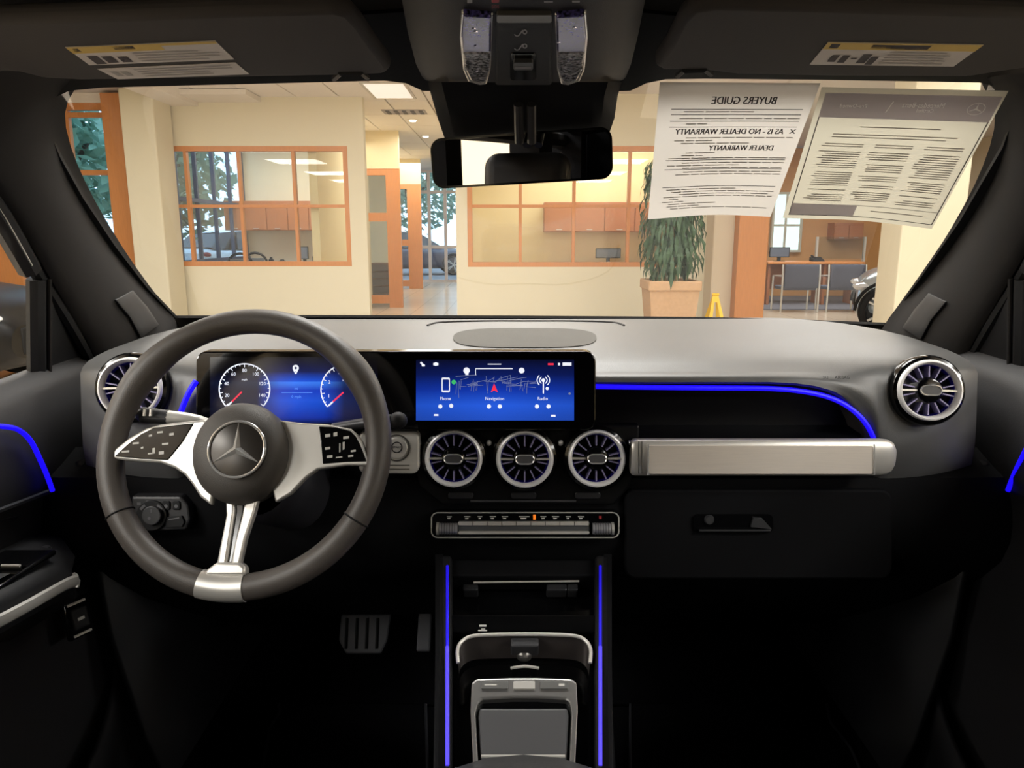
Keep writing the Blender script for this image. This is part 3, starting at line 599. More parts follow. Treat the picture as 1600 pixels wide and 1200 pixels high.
# headliner, roof, body shell
RZ = 1.612
g = G(); rows = []
for y, z, hw in ((1.03, 1.575, 0.62), (0.98, 1.60, 0.62), (0.9, RZ, 0.63), (0.4, RZ + 0.01, 0.64), (-0.6, RZ + 0.01, 0.64), (-1.6, RZ - 0.02, 0.62), (-2.0, 1.53, 0.60)):
    rows.append([V((CX + hw * u, y, z - 0.02 * abs(u) ** 6)) for u in [-1.08, -1, -0.8, -0.5, 0, 0.5, 0.8, 1, 1.08]])
g.grid(rows)
struct(g.build('ceiling_car', liner_m, solid=0.03, soff=(1 if False else -1)), 'black cloth headliner of the car')
def mx(p): return V((2 * CX - p.x, p.y, p.z))
# A pillars
PIL = [((100, 118), 0.985, (-230, 120), 0.80), ((72, 150), 1.02, (-190, 170), 0.83), ((70, 190), 1.07, (-110, 220), 0.90), ((96, 250), 1.16, (-40, 268), 0.97), ((130, 310), 1.25, (8, 318), 1.04), ((180, 385), 1.36, (66, 420), 1.14), ((230, 450), 1.46, (118, 505), 1.22), ((274, 496), 1.545, (152, 566), 1.29), ((292, 530), 1.57, (170, 640), 1.33)]
def pillar(mirror, label, name):
    rows = []
    for e, ye, o, yo in PIL:
        sh = (9, 9, 9, 4, 0, -4, -8, -12, -12)[len(rows)]; r = []
        a = PY(e[0] + sh, e[1], ye) if not mirror else PY(1658 - e[0] - sh, e[1] + 6 * e[1] / 500, ye); b = PY(o[0], o[1], yo) if not mirror else PY(1658 - o[0], o[1], yo)
        inw = V((1 if not mirror else -1, -0.9, 0.1)).normalized()
        r.append(a + V((0, 0.03, 0)))
        for u in [0, 0.12, 0.25, 0.4, 0.55, 0.7, 0.85, 1.0]:
            r.append(a.lerp(b, u) + inw * 0.028 * math.sin(math.pi * u) ** 0.7)
        r.append(b + V((-0.03 if not mirror else 0.03, 0.03, 0)))
        rows.append(r)
    t = thing(name, label, 'pillar', rows[-1][4]); G().grid(rows).build('pillar_trim', trim_m, t, smooth=50, sub=1)
    def at(u, v):        # point on the pillar trim, u across (columns), v along (rows)
        i, j = min(int(v), len(rows) - 2), min(int(u), len(rows[0]) - 2); fu, fv = u - j, v - i
        return rows[i][j].lerp(rows[i][j + 1], fu).lerp(rows[i + 1][j].lerp(rows[i + 1][j + 1], fu), fv)
    n = (at(2, 5.4) - at(2, 7)).cross(at(5, 6.5) - at(2, 6.5)).normalized(); n = n if n.dot(CAM - at(3, 6.4)) > 0 else -n
    G().grid([[at(2.6 + 2.0 * k / 6 + 0.4 * abs(v - 6.4), v) + n * 0.003 for k in range(7)] for v in (5.9, 6.1, 6.4, 6.7, 6.95)]).build('tweeter_cover', mat('tweeter_grey', (46, 45, 45), 0.6), t, smooth=50, solid=0.004, soff=0, bevel=0.001)
    return rows
rowsL = pillar(False, 'black cloth windscreen pillar on the driver side', 'windscreen_pillar')
rowsR = pillar(True, 'black cloth windscreen pillar beside the paper notices', 'windscreen_pillar')
# door seals, window frame, sail panel and doors
DX = -0.775
def door(mir, name, label):
    f = (lambda p: mx(V(p))) if mir else (lambda p: V(p))
    d = sthing(name, label, f((DX, 0.4, 0.35)))
    prof = [(-0.80, 1.112), (-0.775, 1.13), (-0.752, 1.128), (-0.732, 1.10), (-0.720, 1.04), (-0.716, 0.985), (-0.727, 0.955), (-0.735, 0.90), (-0.735, 0.80), (-0.722, 0.70), (-0.728, 0.56), (-0.690, 0.46), (-0.686, 0.40), (-0.72, 0.33)]
    ys = [-0.35, 0.2, 0.6, 0.9, 1.05, 1.15, 1.25, 1.35, 1.5]
    rows = []
    for y in ys:
        k = max(0, y - 0.95); rows.append([f((x, y, z + (0.06 * k if z > 0.98 else 0))) for x, z in prof])
    G().grid(rows).build('door_panel', door_m, d, smooth=50, solid=0.01)
    # armrest with switches
    AX = -0.62; back = V((0, -0.13 if mir else 0, 0))
    top = [p + back for p in (PX(-60, 962, AX), PX(0, 930, AX), PX(60, 900, AX), PX(104, 882, AX), PX(118, 884, AX))]
    rr = []
    for i, p in enumerate(top):
        e = 0.0 if i < 4 else 0.012
        fw_ = 0.14 * max(0, i - 1) / 3
        rr.append([f((-0.735, p.y + fw_, p.z + 0.0)), f((AX - 0.03, p.y + fw_ * 0.35, p.z + 0.004 - e)), f((AX - 0.008 , p.y, p.z - 0.002 - e)), f((AX, p.y, p.z - 0.014)), f((AX - 0.005, p.y, p.z - 0.05)), f((-0.70, p.y, p.z - 0.10)), f((-0.735, p.y, p.z - 0.12))])
    y0 = top[0]; rr.insert(0, [p + V((0, -0.5, 0.0)) for p in rr[0]])
    arm = G().grid(rr); n = len(rr[-1]); arm.add(rr[-1], [list(range(n))]); arm.build('armrest', black_m, d, smooth=45)
    path = [p + V((0.006, 0, -0.014)) for p in (PX(-200, 1045, AX), PX(0, 948, AX), PX(50, 922, AX), PX(95, 898, AX), PX(110, 893, AX))] + [PX(116, 903, AX), PX(113, 918, AX)]
    G().tube([f(p + back) for p in smoothpath(path, 4)], 0.0085, 8, sy=0.45).build('pull_strip', silver_m, d)
    # blue ambient line and pocket edge
    bp = [PX(x, y, -0.716) for x, y in ((-120, 668), (-60, 664), (0, 667), (22, 673), (40, 690), (56, 722), (66, 745), (74, 767))]
    G().tube([f(p + V((0.008, 0, 0))) for p in smoothpath(bp, 5)], 0.0036, 8).build('ambient_strip', blue_m, d)
    bp = [PX(x, y, -0.722) for x, y in ((-120, 840), (0, 795), (40, 780), (76, 766))]
    G().tube([f(p + V((0.006, 0, 0))) for p in smoothpath(bp, 4)], 0.004, 6).build('trim_line', black_m, d)
    bp = [PX(x, y, -0.735) for x, y in ((-60, 826), (0, 812), (20, 808))]
    G().tube([f(p + V((0.006, 0, 0))) for p in smoothpath(bp, 3)], 0.003, 6).build('trim_line', black_m, d)
    # seat and window switches
    if mir: return door_rest(d, f, mir)
    g0 = G(); pl = Plane(f((AX - 0.06, 0.85, top[2].z + 0.004)), V((0, 0, 1)))
    zt_ = lambda y: interp([(top[k].y, top[k].z) for k in range(5)], y) + 0.006
    G().obox(f((AX - 0.05, 0.885, zt_(0.885) - 0.001)), (V((1, 0, 0)), V((0, 1, -0.02)).normalized(), V((0, 0.02, 1)).normalized()), (0.036, 0.075, 0.004)).build('switch_plate', gloss_m, d, bevel=0.003)
    for i in range(2):
        for j in range(2):
            y = 0.86 + 0.052 * j; x = AX - 0.067 + 0.034 * i
            rows = [[f((x - 0.014, y + dy, zt_(y) + h)), f((x + 0.014, y + dy, zt_(y) + h))] for dy, h in ((-0.02, 0.0), (-0.018, 0.012), (-0.006, 0.006), (0.012, 0.004), (0.02, 0.0))]
            G().grid(rows).build('window_switch', mat('switch_cap', (52, 52, 54), 0.35), d)
            G().tube([f((x - 0.012, y - 0.018, zt_(y) + 0.0125)), f((x + 0.012, y - 0.018, zt_(y) + 0.0125))], 0.0022, 6).build('switch_edge', silverp_m, d)
    for i in range(3):
        y = 0.992 + 0.016 * (i % 2); x = AX - 0.082 + 0.020 * i
        G().lathe([(0, 0.006), (0.006, 0.006), (0.008, 0.002), (0.008, -0.004)], f((x, y, zt_(y) + 0.002)), V((0, 0, 1)), 14).build('mirror_button', mat('switch_cap', (52, 52, 54), 0.35), d)
    # boot release below the armrest
    c = PX(111, 965, -0.69); pl = Plane(f(c + V((0.01, 0, 0))), f(V((1 + 2 * 0, 0, 0))) - f(V((0, 0, 0))) + V((0, -0.55, 0.2)))
    ux, uy, n = pl.ux, pl.uy, pl.n
    G().obox(pl.o, (ux, uy, n), (0.021, 0.031, 0.005)).build('release_plate', gloss_m, d, bevel=0.004)
    G().obox(pl.o + n * 0.006, (ux, uy, n), (0.013, 0.017, 0.004)).build('release_button', black_m, d, bevel=0.003)
    G().obox(pl.o + n * 0.0105 + uy * 0.0, (ux, uy, n), (0.005, 0.0022, 0.0006)).build('release_icon', icon_m, d, smooth=0)
    for s in (-1, 1): G().obox(pl.o + n * 0.006 + uy * s * 0.025, (ux, uy, n), (0.014, 0.0018, 0.001)).build('release_edge', silverp_m, d, smooth=0)
    return door_rest(d, f, mir)
def door_rest(d, f, mir):
    pk = [f((-0.70, 0.55, 0.50)), f((-0.655, 0.7, 0.515)), f((-0.65, 0.95, 0.53)), f((-0.68, 1.12, 0.56)), f((-0.725, 1.25, 0.62))]
    rr = [[p, p + V((0, 0, -0.06)), V((p.x + (0.01 if mir else -0.01), p.y, 0.34))] for p in smoothpath(pk, 4)]
    G().grid(rr).build('map_pocket', door_m, d, solid=0.01)
    # frame around the side glass
    up = [V(r[-2]) for r in (rowsR if mir else rowsL)]
    G().tube(smoothpath([p + f(V((-0.012, 0, 0))) - f(V()) for p in up[1:8]], 4), 0.010, 8).build('window_seal', rubber_m, d)
    G().tube(smoothpath([p + f(V((-0.012, -0.012, 0.0))) - f(V()) for p in up[1:6]], 4), 0.017, 8).build('window_frame', black_m, d)
    if True:
        hl = [p + f(V((0.004, -0.03, 0.006))) - f(V()) for p in up[3:6]]
        G().tube(smoothpath(hl, 4), 0.0016, 6).build('reflection_line', silverp_m, d)  # thin silver tube standing in for a reflection along the frame
    px_top = PX(57, 436, -0.735); px_bot = PX(57, 606, -0.77)
    G().tube([f(px_top), f((px_bot.x, px_bot.y, 1.10))], 0.013, 8, sy=1.3).build('window_post', black_m, d)
    G().tube([f(px_top + V((0.012, 0.012, 0))), f((px_bot.x + 0.012, px_bot.y + 0.012, 1.10))], 0.004, 8).build('window_post_seal', trim_m, d)
    a, b, c, e = PX(68, 436, -0.725), PX(150, 566, -0.755), PX(160, 610, -0.765), PX(68, 610, -0.765)
    G().prism([f(a), f(b), f(c), f(e)], f(V((-0.02, 0, 0))) - f(V())).build('sail_panel', black_m, d, smooth=0, bevel=0.006)
    # roof rail over the side glass and side glass
    rl = [up[1], up[1] + V((0, -0.5, 0.03)), V((up[1].x, -0.4, 1.53)), V((up[1].x, -1.9, 1.48))]
    G().tube(smoothpath(rl, 4), 0.04, 8).build('roof_rail', liner_m, d)
    b0, b1 = f((DX + 0.005, -0.33, 1.12)), f((DX + 0.005, 1.165, 1.13)); t0 = V((up[1].x, -0.33, 1.53))
    t1 = V(up[2]); t2 = px_top; t2 = f(t2) 
    G().add([b0, b1, t2, V(up[4]), V(up[3]), t1, V(up[1]), t0], [[0, 1, 2, 3, 4, 5, 6, 7]]).build('side_glass', glass('side_glass', (0.93, 0.95, 0.94), 0.2), d, smooth=0)
    return d
door('', 'door_3', 'driver door with blue ambient line, window switches and silver pull strip')
door('m', 'door_4', 'passenger door at the right edge of the cabin')
# rear half of the body: lower sides, rear pillars, tail
g = G()
for s in (-1, 1):
    x = CX + s * 0.80; g.box(min(x, x + s * 0.05), max(x, x + s * 0.05), -2.1, 1.75, 0.28, 1.12)
    g.box(min(x - s * 0.10, x), max(x - s * 0.10, x), -0.48, -0.34, 1.10, 1.56); g.box(min(x - s * 0.14, x), max(x - s * 0.14, x), -1.55, -1.32, 1.10, 1.56); g.box(min(x - s * 0.2, x), max(x - s * 0.2, x), -2.1, -1.9, 1.1, 1.56)
g.box(CX - 0.8, CX + 0.8, -2.12, -2.0, 0.28, 1.08); g.box(CX - 0.7, CX + 0.7, -2.02, 0.98, 1.68, 1.71)
g.box(CX - 0.78, CX + 0.78, -2.06, -2.04, 1.08, 1.60)
struct(g.build('wall_car_body', liner_m, smooth=0), 'black body sides and roof of the car')
g = G(); g.box(CX - 0.80, CX + 0.80, -2.0, 1.95, 0.26, 0.30)
struct(g.build('floor_car', carpet_m, smooth=0), 'black carpeted car floor')
g = G(); g.grid([[V((CX - 0.8, y, z)), V((CX + 0.8, y, z))] for y, z in ((1.15 + 0.62, 1.13), (1.78, 0.72), (1.72, 0.52), (1.60, 0.36), (1.50, 0.30))]); struct(g.build('wall_bulkhead', carpet_m, smooth=60, solid=0.02), 'dark carpeted footwell bulkhead')
g = G(); g.grid([[V((CX + u * hw, y, z - 0.05 * u * u)) for u in (-1, -0.6, -0.2, 0.2, 0.6, 1)] for y, z, hw in ((1.66, 1.135, 0.82), (2.1, 1.08, 0.84), (2.55, 0.98, 0.80), (2.75, 0.85, 0.74), (2.8, 0.4, 0.72))])
struct(g.build('trim_hood', cark_m, solid=0.02), 'black bonnet of the car below the windscreen')
# tunnel / kick panels of the footwells
for s, lb in ((-1, 'dark kick panel of the driver footwell'), (1, 'dark kick panel of the passenger footwell')):
    x = CX + s * 0.72; rows = [[V((x - s * dx, y, z)) for y in (1.12, 1.3, 1.5, 1.75)] for dx, z in ((0.0, 1.0), (0.02, 0.7), (0.06, 0.5), (0.09, 0.42), (0.06, 0.385), (0.0, 0.38))]
    struct(G().grid(rows).build('trim_kick_panel', black_m, smooth=60, solid=0.01), lb)
    struct(G().tube([(x - s * 0.02, 0.4, 0.38), (x - s * 0.02, 1.2, 0.38)], 0.035, 8).build('trim_door_sill', black_m), 'door sill strip ' + ('left' if s < 0 else 'right') + ' of the footwells')

# ------------------------------------------------------------------ dashboard
dash = thing('dashboard', 'long grey padded dashboard with black lower half', 'dashboard', (CX, 1.2, 0.6))
EDGE = [(0, 597), (1200, 597), (1240, 599), (1270, 603), (1300, 611), (1325, 624), (1345, 642), (1360, 664), (1371, 688), (1378, 720), (1384, 760), (1395, 800), (1620, 806)]
def edge(px): return interp(EDGE, px)
TOPR = [(1.62, 496.5), (1.56, 499), (1.45, 505.5), (1.35, 515), (1.26, 528), (1.20, 538), (1.16, 547), (1.125, 557), (1.10, 568), (1.083, 580)]
cols = [i * 40 for i in range(20, 30)] + list(range(1200, 1400, 8)) + list(range(1400, 1580, 14))
allc = sorted(set([2 * 828 - c for c in cols if c > 828] + cols))
rowsD = [[] for _ in range(len(TOPR) + 11)]
for c in allc:
    cm = c if c >= 828 else 2 * 828 - c       # symmetric about the car's centre line
    X = (c - 800) / FP * (1.07 / CS); e = edge(cm)
    drop = max(0, (abs(X - CX) - 0.52) / 0.22); 
    for i, (Y, py) in enumerate(TOPR):
        rowsD[i].append(V((X, Y + 0.07 * max(0, (cm - 1400) / 200) ** 2 * max(0, i - 3) / 6, ZY(py, Y) - 0.018 * min(1.4, drop) ** 2)))
    end = max(0, (cm - 1400) / 200); bw = min(1, max(0, (e - 610) / 160))
    for k in range(8):
        u = (k + 1) / 8; py = 580 + (e - 580) * u
        Y = 1.083 - 0.016 * math.sin(min(1, u * 1.6) * math.pi / 2) - 0.006 * u * (1 - bw) + 0.05 * bw * max(0, u - 0.6) / 0.4 + 0.07 * end ** 2
        rowsD[len(TOPR) + k].append(V((X, Y, ZY(py, Y) - 0.018 * min(1.4, drop) ** 2 * (1 - u))))
    last = rowsD[len(TOPR) + 7][-1]
    rowsD[len(TOPR) + 8].append(last + V((0, 0.006, -0.004))); rowsD[len(TOPR) + 9].append(last + V((0, 0.03, -0.006))); rowsD[len(TOPR) + 10].append(last + V((0, 0.09, -0.004)))
G().grid(rowsD).build('dash_pad', pad_m, dash, smooth=60)
# defroster line, speaker grille
topz = lambda Y: interp(sorted((y, ZY(p, y)) for y, p in TOPR), Y)
sp = PZ(820, 527, topz(1.28)); 
g = G(); N = 40; rim = []
for k in range(N):
    a = 2 * math.pi * k / N; cx_, sy_ = math.cos(a), math.sin(a)
    px = 820 + 112 * math.copysign(abs(cx_) ** 0.55, cx_); py = 527.5 - 15 * math.copysign(abs(sy_) ** 0.8, sy_)
    q = None
    lo, hi = 1.14, 1.6
    for _ in range(30):
        md = (lo + hi) / 2
        if ZY(py, md) > topz(md) + 0.0015: lo = md
        else: hi = md
    q = PY(px, py, lo); rim.append(q)
g.prism([p for p in rim], V((0, 0, -0.004))).build('speaker_grille', mat('speaker_cloth', (84, 82, 78), 0.85, noise=0.4, nscale=900, bump=0.6, bscale=1200), dash, smooth=0)
dl = [PY(x, y, Y) for x, y, Y in ((668, 509, 1.41), (690, 504, 1.47), (760, 502, 1.50), (820, 501.5, 1.50), (890, 502, 1.50), (955, 504, 1.47), (975, 509, 1.41))]
G().tube(smoothpath([V((p.x, p.y, topz(p.y) + 0.001)) for p in dl], 4), 0.0022, 6).build('defroster_slot', mat('dark_seam', (60, 59, 58), 0.8), dash)
# airbag lettering on the pad
apl = Plane(PY(1310, 590, 1.072), V((0, -0.85, 0.5)))
g = G(); apl.text(g, 'SRS', 1290, 590, 6, 0.011); apl.text(g, 'AIRBAG', 1316, 590, 8, 0.011, 0.85); g.build('airbag_lettering', mat('lettering', (20, 20, 20), 0.8), dash, smooth=0)
# dark tray and blue light line
rows = [[PY(x, y, Y) for x in range(560, 1401, 60)] for y, Y in ((598, 1.13), (640, 1.14), (664, 1.14))]
g = G().grid(rows); rows = [[PY(x, y, Y) for x in range(985, 1405, 60)] for y, Y in ((664, 1.14), (670, 1.12), (692, 1.06), (700, 1.05))]
g.grid(rows).build('tray', mat('tray_black', (11, 11, 12), 0.4, spec=0.3), dash, smooth=50)
bl = [PY(x, y, 1.074) for x, y in ((925, 604), (1000, 605), (1100, 606), (1200, 607), (1250, 611), (1290, 619), (1320, 632), (1343, 650), (1358, 670), (1368, 692))]
G().tube(smoothpath(bl, 5), 0.0038, 8).build('ambient_strip', blue_m, dash)
bl = [PY(x, y, 1.055) for x, y in ((306, 596), (296, 612), (287, 632), (281, 650), (277, 668))]
G().tube(smoothpath(bl, 5), 0.0042, 8).build('ambient_strip', blue_m, dash)
# lower half
rows = []
for y, Y in ((700, 1.16), (738, 1.10), (748, 1.085), (800, 1.075), (850, 1.075), (880, 1.09), (905, 1.13), (935, 1.22), (960, 1.36), (975, 1.50)):
    rows.append([V((x, Y + 0.02 * max(0, abs(x - CX) - 0.45), ZY(y, Y))) for x in [-0.74 + 0.0475 * k for k in range(33)]])
G().grid(rows).build('lower_panel', deep_m, dash, smooth=50)
# glove box with handle
gb = Plane(PY(1180, 830, 1.066), V((0, -1, 0.06)))
o = rrect(975, 765, 1395, 905, 18); lid = G().prism([gb.p(x, y) for x, y in o], V((0, 0.012, 0))).build('glovebox_lid', deep_m, dash, smooth=0, bevel=0.004)
h = G().prism([gb.p(x, y, 0.001) for x, y in rrect(1083, 803, 1207, 831, 8)], gb.n * 0.003).build('handle_recess', gloss_m, dash, smooth=0); h.parent = lid
hb = G(); hb.tube([gb.p(1092, 829, 0.008), gb.p(1204, 829, 0.008)], 0.0022, 8); hb = hb.build('handle', black_m, dash); hb.parent = lid
hb = G().lathe([(0, 0.004), (0.006, 0.004), (0.008, 0.0)], gb.p(1108, 812, 0.004), gb.n, 16).build('lock', mat('lock_grey', (70, 70, 72), 0.4, 0.6), dash); hb.parent = lid
hb = G().prism([gb.p(x, y, 0.004) for x, y in ((1172, 822), (1176, 808), (1190, 809), (1205, 826))], gb.n * 0.004).build('handle_paddle', mat('paddle_grey', (44, 44, 46), 0.5), dash, smooth=0); hb.parent = lid
# centre stack behind the round vents
cp = Plane(PY(820, 720, 1.075), V((0, -0.985, 0.17)))
o = [(640, 664), (1000, 664), (998, 700), (985, 760), (960, 790), (690, 790), (655, 762), (642, 700)]
G().prism([cp.p(x, y) for x, y in o], V((0, 0.02, 0))).build('centre_stack', mat('stack_black', (10, 10, 11), 0.4, spec=0.15), dash, smooth=0, bevel=0.004)
G().tube([cp.p(x, 783, 0.002) for x in (735, 900)], 0.0016, 6).build('stack_lip', mat('lip_grey', (60, 60, 62), 0.4), dash)
for px in (720, 818, 918):
    G().prism([cp.p(px + x, 774 + y, 0.001) for x, y in rrect(-20, -5, 20, 5, 4)], cp.n * 0.003).build('stack_button', mat('button_dark', (30, 30, 32), 0.35), dash, smooth=0, bevel=0.001)
# chrome beads standing in for small highlights between the vents
for px in (764, 876, 655, 985): 
    G().ell(cp.p(px, 692, 0.004), 0.0045, 0.0045, 0.005, 12, 8).build('highlight_bead', chrome_m, dash)

# decorative bar on the passenger side
bar = thing('trim_bar', 'brushed metal trim bar on the passenger side of the dashboard', 'trim', PY(1190, 715, 1.06))
BY = 1.045; c0 = PY(1012, 714, BY); c1 = PY(1390, 714, BY); rz_ = abs(PY(1190, 686, BY).z - PY(1190, 743, BY).z) / 2
sect = [(math.cos(a), math.sin(a)) for a in [math.pi * 2 * k / 28 for k in range(28)]]
rows = []
for x, s in ((PY(985, 714, BY).x, 0.84), (PY(988, 714, BY).x, 0.97), (PY(992, 714, BY).x, 1.0), (PY(1370, 714, BY).x, 1.0), (PY(1384, 714, BY).x, 0.95), (PY(1392, 714, BY).x, 0.80), (PY(1397, 714, BY).x, 0.5), (PY(1399, 714, BY).x, 0.05)):
    rows.append([V((x, c0.y + 0.012 * -cy * s, c0.z + rz_ * s * cz)) for cy, cz in [(math.copysign(abs(a) ** 0.6, a), b) for a, b in sect]])
G().grid(rows, True).build('bar_body', silver_m, bar, smooth=50)
bpn = V((0, -1, 0.12)).normalized(); bpl = Plane(V((0, BY - 0.0125, c0.z)), bpn)
o = rrect(1014, 696, 1364, 741, 3, 3); G().prism([bpl.p(x, y, 0.002) for x, y in o], V((0, 0.008, 0))).build('brushed_insert', brush_m, bar, smooth=0, bevel=0.0008)
G().tube([bpl.p(1013, 694, 0.003), bpl.p(1013, 742, 0.003)], 0.0016, 6).build('insert_edge', chrome_m, bar)
G().tube([bpl.p(1366, 694, 0.003), bpl.p(1366, 742, 0.003)], 0.0012, 6).build('insert_edge', chrome_m, bar)
for x in (998, 1003): G().tube([bpl.p(x, 690, 0.001), bpl.p(x, 740, 0.001)], 0.0007, 6).build('collar_groove', mat('groove', (90, 88, 84), 0.5, 0.8), bar)

# ------------------------------------------------------------------ round air vents
def air_vent(px, py, Y, Rpx, nrm, label, group):
    c = PY(px, py, Y); x, y, z = basis(V(nrm)); R = Matrix((x, y, z)).transposed(); r = Rpx / FP * ray(px, py).length * 0 + Rpx / FP * (Y / ray(px, py).y)
    t = thing('air_vent', label, 'vent', c, R, group); Z = V((0, 0, 1)); O = V((0, 0, 0))
    up = V((0, 1, 0))
    def la(prof): 
        g = G(); rows = [[V((rr * math.cos(2 * math.pi * k / 40), rr * math.sin(2 * math.pi * k / 40), h)) for k in range(40)] for rr, h in prof]; g.grid(rows, True); return g
    la([(r * 1.16, -0.02), (r * 1.16, -0.004), (r * 1.10, 0.0), (r * 0.98, 0.002), (r * 0.9, -0.01)]).build('bezel', gloss_m, t, local=True)
    la([(r * 1.0, -0.004), (r * 1.0, 0.004), (r * 0.97, 0.009), (r * 0.92, 0.010), (r * 0.86, 0.006), (r * 0.84, -0.002), (r * 0.84, -0.01)]).build('chrome_ring', mat('ring_silver', (250, 249, 248), 0.28, 0.15), t, local=True)
    la([(r * 0.85, -0.001), (r * 0.84, -0.004), (r * 0.80, -0.010)]).build('glow_ring', bluedim_m, t, local=True)
    la([(r * 0.82, -0.006), (r * 0.78, -0.018), (r * 0.55, -0.026), (0, -0.027)]).build('bowl', bowl_m, t, local=True)
    la([(r * 0.40, 0.002), (r * 0.38, 0.004), (r * 0.30, 0.005), (0, 0.0055)][::-1]).build('hub', gloss_m, t, local=True)
    v0 = None
    for k in range(14):
        a = 2 * math.pi * k / 14 + math.pi / 2; 
        if v0 is None:
            v0 = G().box(r * 0.44, r * 0.80, -0.0009, 0.0009, -0.016, 0.001).build('vane', navy_m, t, local=True, smooth=0); v0.rotation_euler = (0, 0, a)
        else: inst(v0, t, rot=(0, 0, a))
    for s in (-1, 1): G().box(min(s * r * 0.36, s * r * 0.84), max(s * r * 0.36, s * r * 0.84), -0.0014, 0.0014, -0.002, 0.004).build('cross_bar', silver_m, t, local=True, smooth=0)
    st = [(r * 0.13 * s + r * 0.19 * math.cos(a) * 1.0, r * 0.155 * math.sin(a)) for s, a in [(1, math.radians(-90 + 18 * k)) for k in range(11)] + [(-1, math.radians(90 + 18 * k)) for k in range(11)]]
    G().tube([V((p[0], p[1], 0.009)) for p in st], 0.0012, 6, closed=True).build('knob_rim', chrome_m, t, local=True)
    G().prism([V((p[0], p[1], 0.009)) for p in st], V((0, 0, -0.008))).build('knob', mat('knob_grey', (70, 70, 72), 0.4), t, local=True, smooth=0)
    return t
NV = (0, -0.985, 0.17)
GV = 'round turbine air vents'
air_vent(709, 716, 1.06, 45, NV, 'round air vent with silver ring nearest the steering wheel below the touchscreen', GV)
air_vent(820, 717, 1.06, 45, NV, 'round air vent with silver ring in the middle of three below the touchscreen', GV)
air_vent(932, 716, 1.06, 45, NV, 'round air vent with silver ring touching the brushed trim bar', GV)
air_vent(1451, 610, 1.062, 48, (-0.12, -0.97, 0.2), 'round air vent at the passenger end of the dashboard', GV)
air_vent(205, 606, 1.062, 48, (0.12, -0.97, 0.2), 'round air vent behind the steering wheel rim at the driver end', GV)

# ------------------------------------------------------------------ wide double display
dn = V((0, -0.975, 0.22)); DP = Plane(PY(620, 610, 1.055), dn)
disp = thing('display_panel', 'wide black glass panel holding driver display and touchscreen', 'display', DP.p(618, 668))
o = rrect(306, 549, 931, 672, 16); G().prism([DP.p(x, y) for x, y in o], V((0, 0.022, 0))).build('glass_panel', scr_black, disp, smooth=0, bevel=0.002)
def active(x0, y0, x1, y1, kind, nm, lb):
    o = DP.p(x0, y1); mm = screen_mat(nm + '_picture', o, DP.ux, DP.uy, (DP.p(x1, y1) - o).length, (DP.p(x0, y0) - o).length, kind)
    g = G(); DP.rect(g, x0, y0, x1, y1, 0.0006); s_ = g.build(nm, mm, disp, smooth=0); s_['label'] = lb; return s_
s1 = active(328, 558, 590, 662, 0, 'driver_screen', 'driver display with two round dials on blue')
s2 = active(650, 562, 897, 657, 1, 'touchscreen', 'blue touchscreen with map and three menu tiles')
def sub(g, nm, m, par):
    o = g.build(nm, m, disp, smooth=0); o.parent = par; return o
H = 0.0010
for cx, cy, nums, na in ((382, 608, ('20', '40', '60', '80', '100', '120', '140'), -135), (541, 609, ('1', '2', '3', '4', '5', '6'), -138)):
    g = G(); DP.arc(g, cx, cy, 38.6, 40.4, 222, -42, H, 44)
    for k in range(25):
        a = math.radians(222 - 264 * k / 24); l = 5 if k % 3 == 0 else 2.6; DP.line(g, cx + 39 * math.cos(a), cy - 39 * math.sin(a), cx + (39 - l) * math.cos(a), cy - (39 - l) * math.sin(a), 1.0, H)
    sub(g, 'dial_scale', ui_w, s1)
    g = G()
    for k, s in enumerate(nums):
        a = math.radians(200 - 220 * k / (len(nums) - 1)); DP.text(g, s, cx + 29 * math.cos(a), cy - 29 * math.sin(a), 7.5, H)
    DP.text(g, 'mph' if cx < 400 else 'x1000', cx, cy - 15, 5, H); sub(g, 'dial_numbers', ui_w, s1)
    g = G(); a = math.radians(na); DP.line(g, cx + 6 * math.cos(a), cy - 6 * math.sin(a), cx + 37 * math.cos(a), cy - 37 * math.sin(a), 2.2, H * 1.2); sub(g, 'needle', ui_r, s1)
    g = G(); DP.line(g, cx + 28 * math.cos(a), cy - 28 * math.sin(a), cx + 38 * math.cos(a), cy - 38 * math.sin(a), 2.4, H * 1.4); sub(g, 'needle_tip', ui_w, s1)
g = G(); DP.arc(g, 462, 575, 2, 5, 0, 360, H, 16); DP.line(g, 459, 578, 462, 584, 2, H); DP.line(g, 465, 578, 462, 584, 2, H); sub(g, 'location_icon', ui_w, s1)
g = G(); DP.text(g, 'mi', 463, 607, 6, H); DP.text(g, '0 mph', 463, 620, 6, H); DP.line(g, 440, 613.5, 488, 613.5, 0.7, H); sub(g, 'trip_text', ui_c, s1)
# touchscreen picture
g = G()
DP.text(g, 'Phone', 696, 623, 7, H); DP.text(g, 'Navigation', 773, 623, 7, H); DP.text(g, 'Radio', 848, 623, 7, H)
for x, y in ((688, 635), (705, 634), (764, 635), (781, 635), (839, 635), (857, 635)): DP.arc(g, x, y, 0, 3.4, 0, 360, H, 8)
DP.rect(g, 678, 647, 685, 650, H); DP.rect(g, 861, 648, 868, 651, H)
DP.line(g, 762, 569, 783, 569, 1.4, H); sub(g, 'menu_text', ui_w, s2)
g = G(); DP.line(g, 657, 566, 662, 571, 3, H); DP.line(g, 659, 571, 664, 571, 3, H); DP.line(g, 677, 569, 685, 569, 4, H); DP.arc(g, 681, 569, 0, 3, 0, 360, H, 8)
DP.arc(g, 729, 579, 0, 5, 0, 360, H, 12); DP.rect(g, 727, 580, 732, 586, H); DP.arc(g, 815, 579, 0, 4.5, 0, 360, H, 12)
